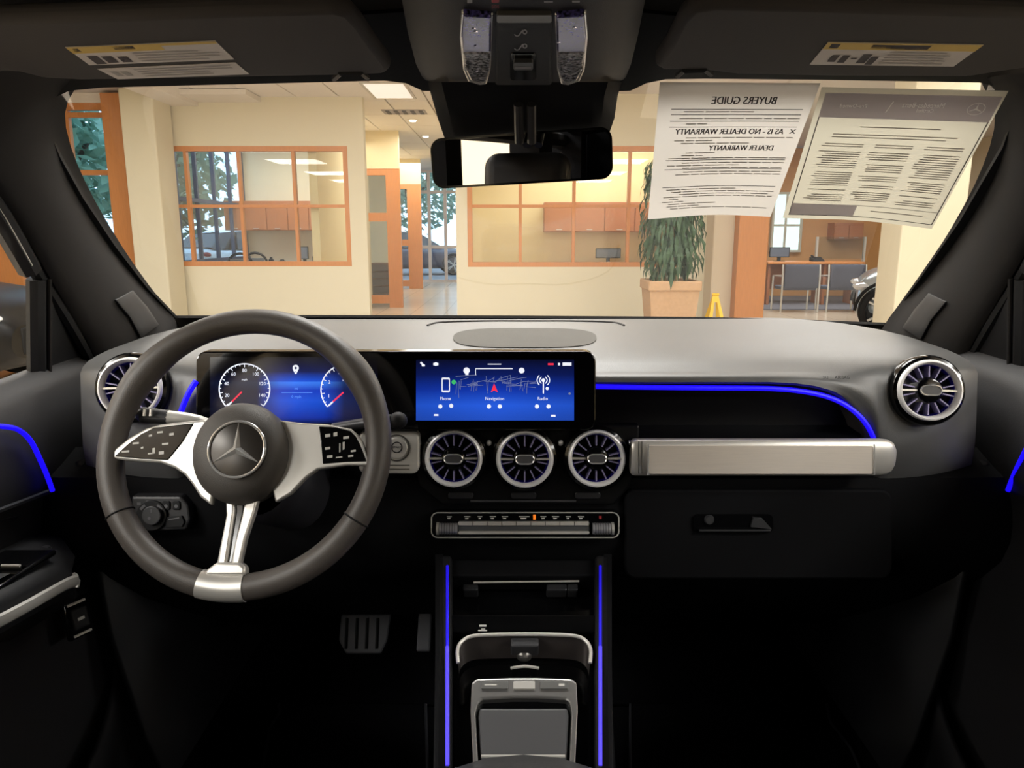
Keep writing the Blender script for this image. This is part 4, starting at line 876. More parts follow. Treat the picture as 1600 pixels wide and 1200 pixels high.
DP.line(g, 743, 577, 743, 586, 1.2, H); DP.line(g, 743, 576, 801, 576, 1.4, H)
DP.rect(g, 872, 567, 875, 571, H); DP.rect(g, 879, 566.5, 893, 571.5, H); sub(g, 'status_icons', ui_w, s2)
g = G(); DP.line(g, 856, 569, 865, 569, 3, H); sub(g, 'status_alert', ui_r, s2)
g = G(); random.seed(3)
for k in range(46):
    x = random.uniform(712, 828); y = 585 + random.random() * 12 + abs(x - 770) * 0.05
    if random.random() < 0.55: DP.line(g, x, y, x + random.uniform(-3, 3), y + random.uniform(6, 26), 0.7, H)
    else: DP.line(g, x, y + 6, x + random.uniform(8, 26), y + random.uniform(0, 8), 0.7, H)
DP.line(g, 712, 588, 745, 586, 1, H); sub(g, 'map_lines', ui_d, s2)
g = G(); q = [(772, 599), (778, 613), (772, 610), (767, 613)]; g.add([DP.p(x, y, H * 1.3) for x, y in q], [[0, 1, 2, 3]]); sub(g, 'map_arrow', ui_r, s2)
g = G(); ol = rrect(690, 590, 703, 613, 2, 2); il = rrect(691.6, 593, 701.4, 610, 1, 2); g.ring([DP.p(x, y, H) for x, y in ol], [DP.p(x, y, H) for x, y in il], dn * 0.0002); sub(g, 'phone_icon', ui_w, s2)
g = G(); DP.arc(g, 709, 597, 0, 3.6, 0, 360, H, 10); sub(g, 'phone_badge', ui_g, s2)
g = G(); DP.line(g, 849, 594, 849, 615, 2, H); DP.arc(g, 849, 594, 0, 3, 0, 360, H, 10); DP.arc(g, 849, 594, 5, 6.5, -60, 60, H, 8); DP.arc(g, 849, 594, 5, 6.5, 120, 240, H, 8); DP.arc(g, 849, 594, 9, 10.5, -50, 50, H, 8); DP.arc(g, 849, 594, 9, 10.5, 130, 230, H, 8); DP.arc(g, 855, 607, 0, 2.6, 0, 360, H, 8); sub(g, 'radio_icon', ui_w, s2)
g = G(); DP.arc(g, 890, 615, 0, 2, 0, 360, H, 8); sub(g, 'page_dot', ui_d, s2)

# ------------------------------------------------------------------ steering wheel
TILT = math.radians(24); WC = PY(383, 702, 0.905)
WR = Matrix.Rotation(math.pi / 2 - TILT, 3, 'X'); WRi = WR.transposed()
wx, wy, wz = WR @ V((1, 0, 0)), WR @ V((0, 1, 0)), WR @ V((0, 0, 1))
wheel = thing('steering_wheel', 'black leather steering wheel with silver spokes and star emblem', 'steering wheel', WC, WR)
def wl(px, py, h=0.0): return WRi @ (PN(px, py, WC + wz * h, wz) - WC)
RM = 0.1705
N = 96; path = []; rad = []
for k in range(N):
    a = 2 * math.pi * k / N; path.append(V((RM * math.cos(a), RM * math.sin(a), 0)))
    d1 = min(abs(a - math.radians(35)), abs(a - math.radians(145))); rad.append(0.0165 + 0.0028 * math.exp(-(d1 / 0.25) ** 2))
G().tube(path, rad, 20, closed=True, up=None).build('rim', leather_m, wheel, local=True, smooth=60)
for px, py in ((172, 811), (572, 822), (216, 557), (553, 565)):
    q = wl(px, py); a = math.atan2(q.y, q.x); c = V((RM * math.cos(a), RM * math.sin(a), 0)); e = V((math.cos(a), math.sin(a), 0))
    G().tube([c + e * (0.0170 * math.cos(b)) + V((0, 0, 0.0170 * math.sin(b))) for b in [2 * math.pi * k / 24 for k in range(24)]], 0.0011, 6, closed=True).build('rim_seam', rubber_m, wheel, local=True)
HC = wl(371, 706, 0.03)
def dome(prof, sx, sy, n=48):
    return [[V((HC.x + r * sx * math.cos(2 * math.pi * k / n), HC.y + r * sy * math.sin(2 * math.pi * k / n), h)) for k in range(n)] for r, h in prof]
G().grid(dome([(0.001, 0.0505), (0.35, 0.050), (0.6, 0.0475), (0.78, 0.043), (0.90, 0.036), (0.97, 0.026), (1.0, 0.012), (0.98, -0.012), (0.7, -0.03)], 0.0585, 0.064), True).build('airbag_cover', hub_m, wheel, local=True, smooth=60)
G().grid(dome([(0.7, -0.02), (0.66, -0.06), (0.62, -0.14)], 0.06, 0.06), True).build('hub_back', deep_m, wheel, local=True)
# spokes
def plate(pts, h0, h1, nm, m, bev=0.002, seg=2):
    return G().prism([wl(x, y, h1) for x, y in pts], V((0, 0, h0 - h1))).build(nm, m, wheel, local=True, smooth=30, bevel=bev, seg=seg)
LS = [(164, 715), (181, 700), (201, 684), (228, 669), (250, 663), (274, 660), (320, 655), (345, 700), (330, 790), (312, 776), (300, 757), (288, 742), (272, 731), (250, 723), (205, 720)]
LB = [(178, 713), (200, 693), (220, 678), (240, 668), (272, 664), (303, 661), (284, 692), (262, 719), (220, 717)]
RS = [(425, 655), (472, 661), (512, 663), (548, 670), (558, 678), (566, 690), (577, 722), (576, 727), (540, 727), (496, 733), (478, 746), (454, 771), (430, 785), (410, 700)]
RB = [(498, 666), (525, 667), (547, 673), (556, 682), (563, 696), (573, 721), (540, 722), (504, 725), (502, 700)]
ls = plate(LS, 0.0, 0.012, 'spoke', silver_m, 0.003, 3); rs = plate(RS, 0.0, 0.012, 'spoke', silver_m, 0.003, 3)
def wicon(par, pts_fn, m):
    o = pts_fn().build('switch_icons', m, wheel, local=True, smooth=0); o.parent = par
for nm, PTS, par, ic in (('L', LB, ls, [(212, 693, 10, 3), (196, 706, 12, 3), (240, 705, 4, 9), (236, 709, 10, 2), (250, 676, 9, 3), (235, 681, 5, 3), (268, 679, 7, 4), (258, 694, 10, 3), (252, 708, 8, 5), (222, 700, 4, 3)]),
                         ('R', RB, rs, [(512, 681, 8, 5), (524, 679, 6, 6), (541, 684, 9, 4), (537, 697, 3, 12), (531, 700, 2, 14), (552, 705, 8, 3), (512, 701, 8, 4), (515, 714, 9, 4), (548, 713, 8, 3), (530, 715, 10, 2)])):
    b = plate(PTS, 0.008, 0.0132, 'switch_pad', gloss_m, 0.0012); b.parent = par
    g = G()
    for x, y, w_, h_ in ic: g.add([wl(x - w_ / 2, y + h_ / 2, 0.01345), wl(x + w_ / 2, y + h_ / 2 - 1, 0.01345), wl(x + w_ / 2, y - h_ / 2 - 1, 0.01345), wl(x - w_ / 2, y - h_ / 2, 0.01345)], [[0, 1, 2, 3]])
    o = g.build('switch_icons', icon_m, wheel, local=True, smooth=0); o.parent = b
plate([(352, 770), (366, 770), (366, 800), (353, 884), (337, 886), (345, 845), (353, 805)], -0.002, 0.010, 'lower_spoke', silver_m, 0.003, 3)
plate([(384, 770), (404, 775), (398, 800), (384, 842), (374, 886), (359, 886), (366, 850), (378, 805)], -0.002, 0.010, 'lower_spoke', silver_m, 0.003, 3)
plate([(364, 770), (384, 770), (378, 806), (361, 884), (352, 884), (364, 806)], -0.006, 0.004, 'spoke_infill', gloss_m, 0.001)
# bottom clip wrapped round the rim
q0, q1 = wl(315, 908), wl(384, 908); a0, a1 = math.atan2(q0.y, q0.x), math.atan2(q1.y, q1.x)
cp_ = [V((RM * math.cos(a), RM * math.sin(a), 0)) for a in [a0 + (a1 - a0) * k / 8 for k in range(9)]]
G().tube(cp_, 0.0178, 20).build('rim_clip', silver_m, wheel, local=True, smooth=60)
plate([(338, 878), (374, 878), (384, 886), (383, 900), (317, 900), (322, 890)], -0.004, 0.012, 'clip_foot', silver_m, 0.004, 3)
# emblem
EC = wl(370, 702, 0.052); ER = 0.0345
emb = G().grid([[V((EC.x + r * math.cos(2 * math.pi * k / 48), EC.y + r * math.sin(2 * math.pi * k / 48), h)) for k in range(48)] for r, h in ((0.001, 0.0525), (ER * 0.9, 0.0520), (ER, 0.0505), (ER * 1.02, 0.046))], True).build('emblem_disc', mat('emblem_dark', (58, 54, 50), 0.3, 0.4), wheel, local=True)
o = G().tube([V((EC.x + ER * 0.98 * math.cos(2 * math.pi * k / 56), EC.y + ER * 0.98 * math.sin(2 * math.pi * k / 56), 0.0525)) for k in range(56)], 0.0017, 8, closed=True).build('emblem_ring', chrome_m, wheel, local=True); o.parent = emb
def star(c, R, r, hgt, up=math.pi / 2):
    g = G(); vs = [V((c.x, c.y, c.z + hgt))]
    for k in range(6):
        a = up + math.pi / 3 * k; rr = R if k % 2 == 0 else r; vs.append(V((c.x + rr * math.cos(a), c.y + rr * math.sin(a), c.z)))
    g.add(vs, [[0, 1 + k, 1 + (k + 1) % 6] for k in range(6)]); return g
o = star(V((EC.x, EC.y, 0.0526)), ER * 0.96, ER * 0.15, 0.0042).build('emblem_star', chrome_m, wheel, local=True, smooth=0); o.parent = emb
# column shroud and stalks
col = thing('steering_column', 'dark steering column shroud behind the wheel', 'column', WC - wz * 0.12)
rows = []
for d, s in ((-0.05, 0.85), (-0.07, 1.0), (-0.20, 1.08), (-0.34, 1.2)):
    rows.append([WC + wz * d + wx * (0.055 * s * math.cos(a)) + wy * (-0.03 + 0.06 * s * math.sin(a)) for a in [2 * math.pi * k / 24 for k in range(24)]])
G().grid(rows, True).build('shroud', mat('shroud_grey', (52, 52, 56), 0.35, coat=0.2), col, smooth=50)
st = thing('turn_signal_stalk', 'silver tipped turn signal stalk left of the wheel hub', 'stalk', PY(318, 660, 0.95))
G().tube(smoothpath([PY(330, 663, 0.97), PY(300, 655, 0.955), PY(262, 652, 0.95)], 4), [0.006, 0.0065, 0.007, 0.0075, 0.0075, 0.008, 0.0085, 0.009, 0.0095], 12).build('stalk_arm', silverp_m, st)
G().tube([PY(263, 652, 0.95), PY(240, 650, 0.948), PY(222, 648, 0.946), PY(215, 647, 0.946)], [0.0095, 0.0105, 0.0105, 0.006], 12).build('stalk_tip', mat('stalk_dark', (70, 70, 72), 0.35, 0.5), st)
for x in (226, 236): G().tube([PY(x, 639, 0.936), PY(x - 1, 650, 0.934)], 0.002, 6).build('stalk_ring', silver_m, st)
st = thing('gear_selector_stalk', 'dark gear selector stalk right of the wheel rim', 'stalk', PY(560, 665, 0.98))
G().tube([PY(520, 668, 0.99), PY(575, 660, 0.985), PY(612, 657, 0.98)], [0.006, 0.0075, 0.009], 12).build('stalk_arm', mat('stalk_dark', (70, 70, 72), 0.35, 0.5), st)
G().ell(PY(622, 657, 0.98), 0.013, 0.011, 0.012, 16, 10).build('stalk_tip', black_m, st)
# start button panel
SPn = V((0, -0.985, 0.17)); SP = Plane(PY(628, 708, 1.052), SPn)
st = thing('start_button_panel', 'silver start button panel right of the steering wheel rim', 'button panel', SP.p(628, 742))
G().prism([SP.p(x, y) for x, y in rrect(560, 674, 655, 741, 12)], V((0, 0.02, 0))).build('plate', silverp_m, st, smooth=0, bevel=0.003, seg=3)
def circ(pl, cx, cy, r, h, n=32): return [pl.p(cx + r * math.cos(2 * math.pi * k / n), cy - r * math.sin(2 * math.pi * k / n), h) for k in range(n)]
G().tube(circ(SP, 620, 700, 20, 0.001), 0.0012, 6, closed=True).build('button_groove', mat('groove', (90, 88, 84), 0.5, 0.8), st)
bt = G().prism(circ(SP, 620, 700, 17, 0.003), SPn * -0.004).build('start_button', silver_m, st, smooth=0, bevel=0.0012)
o = G().tube(circ(SP, 620, 699, 8, 0.0034), 0.0008, 6, closed=True).build('button_icon', black_m, st); o.parent = bt
g = G(); SP.text(g, 'START', 620, 699, 4.5, 0.0036); o = g.build('button_text', black_m, st, smooth=0); o.parent = bt
for y in (727, 733): g = G(); SP.line(g, 603, y, 640, y, 1.4, 0.0012); g.build('seam', mat('groove', (90, 88, 84), 0.5, 0.8), st, smooth=0)

# ------------------------------------------------------------------ climate control strip
CP = Plane(PY(820, 820, 1.055), V((0, -0.97, 0.24))); cl = thing('climate_control', 'black climate control strip with silver toggles below the vents', 'control panel', CP.p(820, 842))
G().prism([CP.p(x, y) for x, y in rrect(674, 801, 967, 840, 10)], V((0, 0.02, 0))).build('panel', gloss_m, cl, smooth=0, bevel=0.002)
G().tube([CP.p(x, y, 0.001) for x, y in rrect(674, 801, 967, 840, 10)], 0.0011, 6, closed=True).build('chrome_outline', silver_m, cl)
for y0, y1 in ((815, 821.5), (830, 835)): G().prism([CP.p(x, y, 0.007) for x, y in rrect(716, y0, 921, y1, 1.5, 2)], CP.n * -0.007).build('toggle_bar', silver_m, cl, smooth=0, bevel=0.0008)
G().prism([CP.p(x, y, 0.004) for x, y in rrect(716, 822, 921, 829, 1, 2)], CP.n * -0.004).build('toggle_gap', mat('toggle_grey', (92, 94, 96), 0.4, 0.6), cl, smooth=0)
for k in range(9): g = G(); CP.line(g, 716 + 22.7 * (k + 1), 815, 716 + 22.7 * (k + 1), 821, 0.8, 0.0074); g.build('toggle_split', black_m, cl, smooth=0)
for px, s in ((701, -1), (940, 1)):
    r = G(); r.tube([CP.p(px - 14, 826, 0.004), CP.p(px + 14, 826, 0.004)], 0.0085, 20); ro = r.build('roller', mat('roller_grey', (170, 170, 174), 0.35, 0.5), cl)
    for k in range(6): x = px - 10 + 4 * k; o = G().tube([CP.p(x - 0.8, 826, 0.004), CP.p(x + 0.8, 826, 0.004)], 0.0091, 14).build('knurl', mat('knurl', (120, 120, 124), 0.35, 0.5), cl); o.parent = ro
    o = G().tube([CP.p(px + s * 15, 826, 0.004), CP.p(px + s * 19, 826, 0.004)], 0.0095, 20).build('roller_cap', silver_m, cl); o.parent = ro
g = G()
for k, (x, w_) in enumerate(((702, 8), (730, 10), (750, 7), (770, 10), (789, 10), (819, 17), (849, 9), (868, 11), (888, 8), (908, 10))):
    CP.rect(g, x - w_ / 2, 806.5, x + w_ / 2, 808, 0.0006); CP.rect(g, x - w_ / 3, 809, x + w_ / 5, 811, 0.0006)
g.build('icons', icon_m, cl, smooth=0)
g = G(); CP.rect(g, 833, 804, 837, 812, 0.0007); g.build('warning_lamp', orange_m, cl, smooth=0)
g = G(); CP.rect(g, 936, 806, 940, 811, 0.0007); g.build('stop_icon', red_m, cl, smooth=0)

# ------------------------------------------------------------------ light switch panel
LP = Plane(PY(250, 803, 1.06), V((0, -0.97, 0.24))); lp = thing('light_switch_panel', 'dark headlight switch panel behind the lower left of the wheel', 'switch panel', LP.p(250, 835))
G().prism([LP.p(x, y) for x, y in ((205, 776), (282, 776), (294, 790), (297, 812), (290, 828), (205, 832))], V((0, 0.02, 0))).build('panel', mat('panel_dark', (40, 40, 42), 0.4), lp, smooth=0, bevel=0.003)
for r, h0, h1, nm, m in ((24, 0.0, 0.006, 'dial', black_m), (15, 0.006, 0.014, 'knob', mat('knob_dark', (54, 54, 56), 0.4))):
    G().prism(circ(LP, 236, 806, r, h1), LP.n * (h0 - h1)).build(nm, m, lp, smooth=0, bevel=0.0015)
g = G(); LP.arc(g, 236, 806, 17, 21, 30, 60, 0.0064, 4); LP.arc(g, 236, 806, 17, 21, 120, 150, 0.0064, 4); LP.line(g, 236, 795, 236, 801, 1.6, 0.0145); LP.arc(g, 233, 810, 0, 2.6, 0, 360, 0.0145, 8); g.build('dial_icons', icond_m, lp, smooth=0)
for x, y in ((259, 790), (275, 790)): G().prism([LP.p(x + a, y + b, 0.003) for a, b in rrect(-6, -7, 6, 7, 3)], LP.n * -0.004).build('button', black_m, lp, smooth=0, bevel=0.001)
g = G(); LP.arc(g, 259, 791, 0, 3, 0, 360, 0.0034, 8); LP.arc(g, 275, 791, 0, 3, 0, 360, 0.0034, 8); LP.rect(g, 214, 785, 220, 789, 0.0004); LP.rect(g, 228, 782, 238, 785, 0.0004); g.build('button_icons', icond_m, lp, smooth=0)
G().prism([LP.p(x, y, 0.004) for x, y in ((258, 808), (284, 806), (288, 816), (284, 824), (258, 825))], LP.n * -0.005).build('brake_switch', black_m, lp, smooth=0, bevel=0.001)
g = G(); LP.line(g, 263, 812, 280, 809, 1.6, 0.0044); g.build('brake_icon', icond_m, lp, smooth=0)

# ------------------------------------------------------------------ centre console
KA, KB = PT(818, 872, 1.10), PT(818, 1200, 0.88); kn = V((1, 0, 0)).cross((KA - KB)).normalized(); KP = Plane(KA, kn)
con = thing('centre_console', 'black centre console with blue edge lights and silver framed touchpad', 'console', V((KB.x, KB.y, 0.3)))
for s, x0, x1 in ((-1, 676, 706), (1, 930, 960)):
    g = G(); g.prism([KP.p(x0 + (6 if s < 0 else 0), 866), KP.p(x1 - (0 if s < 0 else 6), 866), KP.p(x1, 1240), KP.p(x0, 1240)], -kn * 0.03); g.build('side_rail', black_m, con, smooth=0, bevel=0.006, seg=3)
    px = 699 if s < 0 else 938
    pts = [KP.p(px, y, 0.002) for y in (884, 950, 1010)]; G().tube(pts, 0.0021, 8).build('ambient_strip', mat('ambient_blue_console', (22, 8, 190), 0.4, emit=0.9), con)
    pts = [KP.p(px, y, 0.002) for y in (1010, 1100, 1196)]; G().tube(pts, 0.0025, 8).build('ambient_strip', blues_m, con)
    xo = 680 if s < 0 else 956; a, b = KP.p(xo, 866), KP.p(xo, 1240)
    G().prism([a, b, V((b.x, b.y - 0.5, b.z - 0.02)), V((b.x, b.y - 0.5, 0.3)), V((a.x, a.y + 0.12, 0.3))], V((-s * 0.012, 0, 0))).build('side_wall', deep_m, con, smooth=0)
def kq(pts, h0, h1): return G().prism([KP.p(x, y, h1) for x, y in pts], kn * (h0 - h1))
kq([(704, 866), (932, 866), (932, 1240), (704, 1240)], -0.07, -0.06).build('tray_floor', gloss_m, con, smooth=0)
kq([(704, 960), (932, 960), (932, 988), (704, 988)], -0.05, -0.006).build('cubby_lip', gloss_m, con, smooth=0, bevel=0.003)
kq([(704, 874), (932, 874), (932, 900), (704, 900)], -0.05, -0.012).build('cubby_hood', deep_m, con, smooth=0, bevel=0.003)
for px, w_ in ((735, 12), (870, 16), (895, 8)): kq([(px - w_, 912), (px + w_, 912), (px + w_, 922), (px - w_, 922)], -0.05, -0.03).build('power_socket', mat('socket_grey', (60, 60, 62), 0.3, 0.5), con, smooth=0, bevel=0.002)
G().tube([KP.p(740, 910, -0.02), KP.p(905, 908, -0.02)], 0.0015, 6).build('cubby_edge', silverp_m, con)
g = G(); KP.rect(g, 749, 976, 760, 979, -0.0055); KP.rect(g, 752, 982, 758, 983.5, -0.0055); KP.rect(g, 747, 984, 761, 986, -0.0055); g.build('charge_icon', icon_m, con, smooth=0)
# cup holder: silver arch, walls, spring arm
arch = smoothpath([KP.p(x, y, 0.0) for x, y in ((716, 1036), (715, 1016), (722, 1002), (740, 993.5), (780, 991.5), (820, 991), (862, 991.5), (900, 994), (916, 1002), (923, 1016), (922, 1036))], 4)
G().tube(arch, 0.0026, 8).build('cup_rim', silver_m, con)
rows = [[p for p in arch], [p - kn * 0.03 + V((0, -0.004, 0)) for p in arch], [p - kn * 0.055 + V((0, -0.01, 0)) for p in arch]]
G().grid(rows).build('cup_wall', mat('cup_wall', (84, 78, 76), 0.4, 0.5), con, smooth=60)
kq(rrect(798, 996, 842, 1010, 3), -0.03, -0.004).build('cup_button', mat('cup_button', (52, 52, 54), 0.4), con, smooth=0, bevel=0.002)
G().tube(smoothpath([KP.p(798, 1044, -0.025), KP.p(820, 1041, -0.022), KP.p(842, 1044, -0.025)], 4), 0.0022, 6).build('cup_clip', silverp_m, con)
G().ell(KP.p(819, 1024, -0.03), 0.011, 0.008, 0.009, 14, 8).build('cup_spring', mat('spring_grey', (120, 118, 114), 0.3, 0.8), con)
# touchpad
fo = [(737, 1066), (745, 1060), (800, 1058), (840, 1058), (893, 1060), (901, 1066), (903, 1110), (898, 1215), (740, 1215), (735, 1110)]
fi = [(748, 1098), (752, 1093), (800, 1090), (840, 1090), (886, 1093), (890, 1098), (893, 1115), (889, 1206), (748, 1206), (743, 1115)]
G().ring([KP.p(x, y, 0.012) for x, y in fo], [KP.p(x, y, 0.012) for x, y in fi], -kn * 0.03).build('touchpad_frame', mat('frame_silver', (176, 174, 172), 0.3, 0.9), con, smooth=0, bevel=0.0025, seg=3)
kq([(748, 1095), (890, 1095), (892, 1115), (888, 1208), (749, 1208), (744, 1115)], -0.03, 0.0).build('touchpad_base', gloss_m, con, smooth=0)
tp = kq([(749, 1106), (887, 1106), (889, 1118), (885, 1200), (752, 1200), (747, 1118)], 0.0005, 0.007).build('touchpad', mat('touchpad_grey', (66, 66, 68), 0.45), con, smooth=0, bevel=0.003, seg=3)
for x0, x1, nm, m in ((752, 794, 'touchpad_button', mat('tp_button', (130, 130, 128), 0.35, 0.7)), (802, 836, 'touchpad_roller', silver_m), (844, 888, 'touchpad_button', mat('tp_button', (130, 130, 128), 0.35, 0.7))):
    kq(rrect(x0, 1064, x1, 1076, 2, 3), 0.010, 0.0145).build(nm, m, con, smooth=0, bevel=0.001)
g = G(); KP.rect(g, 757, 1069, 776, 1071, 0.0148); KP.rect(g, 873, 1068, 882, 1072, 0.0148); g.build('touchpad_icons', icon_m, con, smooth=0)
ar = thing('console_armrest', 'dark armrest front edge at the bottom of the console', 'armrest', V((KB.x, KB.y - 0.2, 0.5)))
c = KP.p(818, 1194, 0.03); rows = []
for dy, dz in ((0.02, -0.10), (0.018, -0.02), (0.004, -0.003), (-0.03, 0.0), (-0.30, 0.02), (-0.33, -0.01), (-0.33, -0.10)):
    rows.append([c + V((u * 0.10, dy - 0.012 * u * u * 2, dz - 0.012 * abs(u) ** 3)) for u in (-1, -0.8, -0.4, 0, 0.4, 0.8, 1)])
G().grid(rows).build('lid', mat('armrest_leather', (46, 45, 45), 0.5, bump=0.2), ar, smooth=50, solid=0.01)
G().tube([c + V((u * 0.05, 0.021, -0.006)) for u in (-1, 1)], 0.002, 6).build('lid_latch', silverp_m, ar)

# ------------------------------------------------------------------ sun visors
def visor(outline, label, labs, hook):
    A, B = PY(300, 20, 0.76), PY(300, 125, 0.93); n = V((1, 0, 0)).cross(B - A).normalized(); n = n if n.z < 0 else -n
    VP = Plane(A, n); t = thing('sun_visor', label, 'sun visor', VP.p(*outline[0]))
    pts = [VP.p(x, y) for x, y in outline]
    vb = G().prism(pts, -n * 0.02).build('visor_body', visor_m, t, smooth=40, bevel=0.008, seg=4)
    for q, bands, inks in labs:
        f = lambda u, v: VP.p(*[(q[0][i] * (1 - u) + q[1][i] * u) * (1 - v) + (q[3][i] * (1 - u) + q[2][i] * u) * v for i in (0, 1)], 0.0008)
        lb = G().prism([f(0, 0), f(1, 0), f(1, 1), f(0, 1)], n * -0.0006).build('warning_label', lab_m, t, smooth=0)
        for u0, v0, u1, v1, m in bands + inks:
            o = G().quad(f(u0, v0) + n * 0.0004, f(u1, v0) + n * 0.0004, f(u1, v1) + n * 0.0004, f(u0, v1) + n * 0.0004).build('label_print', m, t, smooth=0); o.parent = lb
    g = G(); hx, hy, s = hook
    G().tube([VP.p(hx - 26, hy + 6, -0.008), VP.p(hx - 16, hy - 3, 0.0), VP.p(hx + 16, hy - 4, 0.0), VP.p(hx + 26, hy + 4, -0.008)], 0.0035, 6).build('visor_clip', black_m, t)
    return t
def lines(u0, u1, v0, v1, n, m, seed):
    random.seed(seed); out = []
    for k in range(n):
        v = v0 + (v1 - v0) * (k + 0.2) / n; e = u0 + (u1 - u0) * random.uniform(0.7, 1); out.append((u0, v, e, v + (v1 - v0) / n * 0.4, m))
    return out
visor([(-60, 36), (100, 31), (350, 22), (520, 17), (548, 24), (566, 44), (588, 76), (612, 108), (604, 117), (560, 119), (300, 124), (130, 127), (70, 124), (30, 114), (-60, 104)], 'dark grey sun visor with two stickers above the steering wheel',
      [([(102, 74), (336, 64), (366, 93), (140, 102)], [(0, 0, 0.62, 0.34, laby_m), (0.62, 0, 1, 0.12, laby_m)], [(0.03, 0.08, 0.07, 0.26, labk_m), (0.3, 0.06, 0.44, 0.22, labk_m), (0.06, 0.5, 0.13, 0.95, labk_m), (0.15, 0.55, 0.22, 0.9, labk_m), (0.25, 0.6, 0.32, 0.9, labk_m)] + lines(0.38, 0.98, 0.4, 0.95, 4, inkl_m, 1)),
       ([(152, 108), (368, 98), (390, 116), (184, 124)], [], [(0.05, 0.3, 0.1, 0.7, inkl_m), (0.12, 0.3, 0.17, 0.7, inkl_m)] + lines(0.24, 0.95, 0.1, 0.9, 4, inkl_m, 2))], (548, 117, 1))
visor([(1660, 26), (1550, 22), (1300, 14), (1120, 10), (1080, 16), (1062, 34), (1042, 74), (1022, 104), (1032, 111), (1100, 112), (1150, 118), (1300, 121), (1510, 122), (1560, 114), (1660, 100)][::-1], 'dark grey sun visor with one yellow topped sticker above the notices',
      [([(1294, 66), (1537, 70), (1490, 104), (1265, 101)], [(0, 0, 1, 0.30, laby_m)], [(0.03, 0.05, 0.09, 0.25, labk_m), (0.30, 0.06, 0.68, 0.26, labk_m), (0.10, 0.55, 0.15, 0.85, labk_m), (0.17, 0.55, 0.22, 0.88, labk_m), (0.24, 0.66, 0.28, 0.72, labk_m), (0.30, 0.5, 0.36, 0.9, labk_m), (0.37, 0.6, 0.42, 0.95, labk_m)] + lines(0.46, 0.95, 0.36, 0.95, 5, inkl_m, 3))], (1085, 112, -1))

# ------------------------------------------------------------------ overhead console
OA, OB = PY(820, -20, 0.70), PY(820, 120, 0.93); on = V((1, 0, 0)).cross(OB - OA).normalized(); on = on if on.z < 0 else -on; OP = Plane(OA, on)
ov = thing('overhead_console', 'black overhead console with clear reading lamps above the mirror', 'console', OP.p(820, 60))
def osec(py, xl, xr, bulge):
    return [OP.p(xl + (xr - xl) * u, py, bulge * (1 - abs(2 * u - 1) ** 4) - 0.02 * abs(2 * u - 1) ** 6) for u in [k / 16 for k in range(17)]]
G().grid([osec(-80, 612, 1022, 0.012), osec(0, 628, 1008, 0.014), osec(50, 637, 998, 0.015), osec(100, 650, 986, 0.015), osec(125, 662, 976, 0.010), osec(138, 684, 958, -0.002), osec(146, 690, 952, -0.03), osec(146, 690, 952, -0.06)]).build('shell', mat('perforated_black', (25, 24, 25), 0.6, bump=0.5, bscale=1500), ov, smooth=60)
def oq(pts, h0, h1): return G().prism([OP.p(x, y, h1) for x, y in pts], on * (h0 - h1))
for s, cx, lb in ((-1, 745, 'left'), (1, 892, 'right')):
    q = lambda x, y: (cx + s * (x), y)
    pts = [q(-26, 24), q(24, 22), q(27, 60), q(22, 110), q(14, 128), q(-4, 134), q(-16, 132), q(-22, 110), q(-24, 60)]
    fr = oq([(x, y) for x, y in (pts if s > 0 else pts[::-1])], 0.004, 0.017).build('lamp_bezel', chrome_m, ov, smooth=0, bevel=0.002)
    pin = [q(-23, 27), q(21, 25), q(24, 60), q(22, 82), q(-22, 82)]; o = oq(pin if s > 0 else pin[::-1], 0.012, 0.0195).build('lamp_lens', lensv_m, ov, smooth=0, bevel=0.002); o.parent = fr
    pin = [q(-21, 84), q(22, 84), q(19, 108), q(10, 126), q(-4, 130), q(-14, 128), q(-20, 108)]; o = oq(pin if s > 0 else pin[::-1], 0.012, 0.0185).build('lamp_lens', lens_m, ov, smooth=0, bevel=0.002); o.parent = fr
    random.seed(11 + s)
    for k in range(4):
        x, y = random.uniform(-20, 18), random.uniform(28, 128) if k < 6 else random.uniform(30, 60); x2, y2 = q(x, y)
        if y > 110: x2 = cx
        o = G().ell(OP.p(x2, y2, 0.019), 0.0025, 0.0025, 0.0015, 5, 4).build('lens_glint', mat('glint', (225, 222, 240), 0.05, 0.9), ov); o.parent = fr  # tiny bright beads put in as highlights on the lens
oq([(772, 22), (864, 22), (862, 134), (774, 134)], 0.006, 0.0165).build('switch_field', black_m, ov, smooth=0, bevel=0.003)
oq(rrect(776, 24, 862, 36, 3), 0.012, 0.0185).build('sensor_bar', mat('sensor_grey', (92, 90, 88), 0.3, 0.5), ov, smooth=0, bevel=0.001)
oq(rrect(797, 84, 838, 126, 4), 0.012, 0.0178).build('roof_switch_well', gloss_m, ov, smooth=0, bevel=0.001)
oq(rrect(802, 98, 833, 110, 3), 0.015, 0.022).build('roof_switch', mat('switch_cap', (52, 52, 54), 0.35), ov, smooth=0, bevel=0.002)
g = G()
for y in (50, 72):
    OP.arc(g, 808, y + 2, 3.5, 5.2, 200, 340, 0.0172, 8); OP.line(g, 811, y + 5, 817, y - 3, 2, 0.0172); OP.arc(g, 820, y, 2, 4, 0, 360, 0.0172, 10)
OP.rect(g, 730, -6, 738, 5, 0.0172); OP.rect(g, 850, 2, 864, 4, 0.0172); OP.rect(g, 894, 1, 906, 4, 0.0172)
OP.line(g, 804, 106, 830, 106, 1.5, 0.0225); g.build('icons', mat('icon_grey', (150, 150, 150), 0.6), ov, smooth=0)
oq([(768, -4), (780, -4), (780, 5), (768, 5)], 0.010, 0.018).build('call_button', red_m, ov, smooth=0, bevel=0.001)
g = G(); OP.text(g, 'SOS', 774, 11, 7, 0.0185); g.build('call_lettering', red_m, ov, smooth=0)
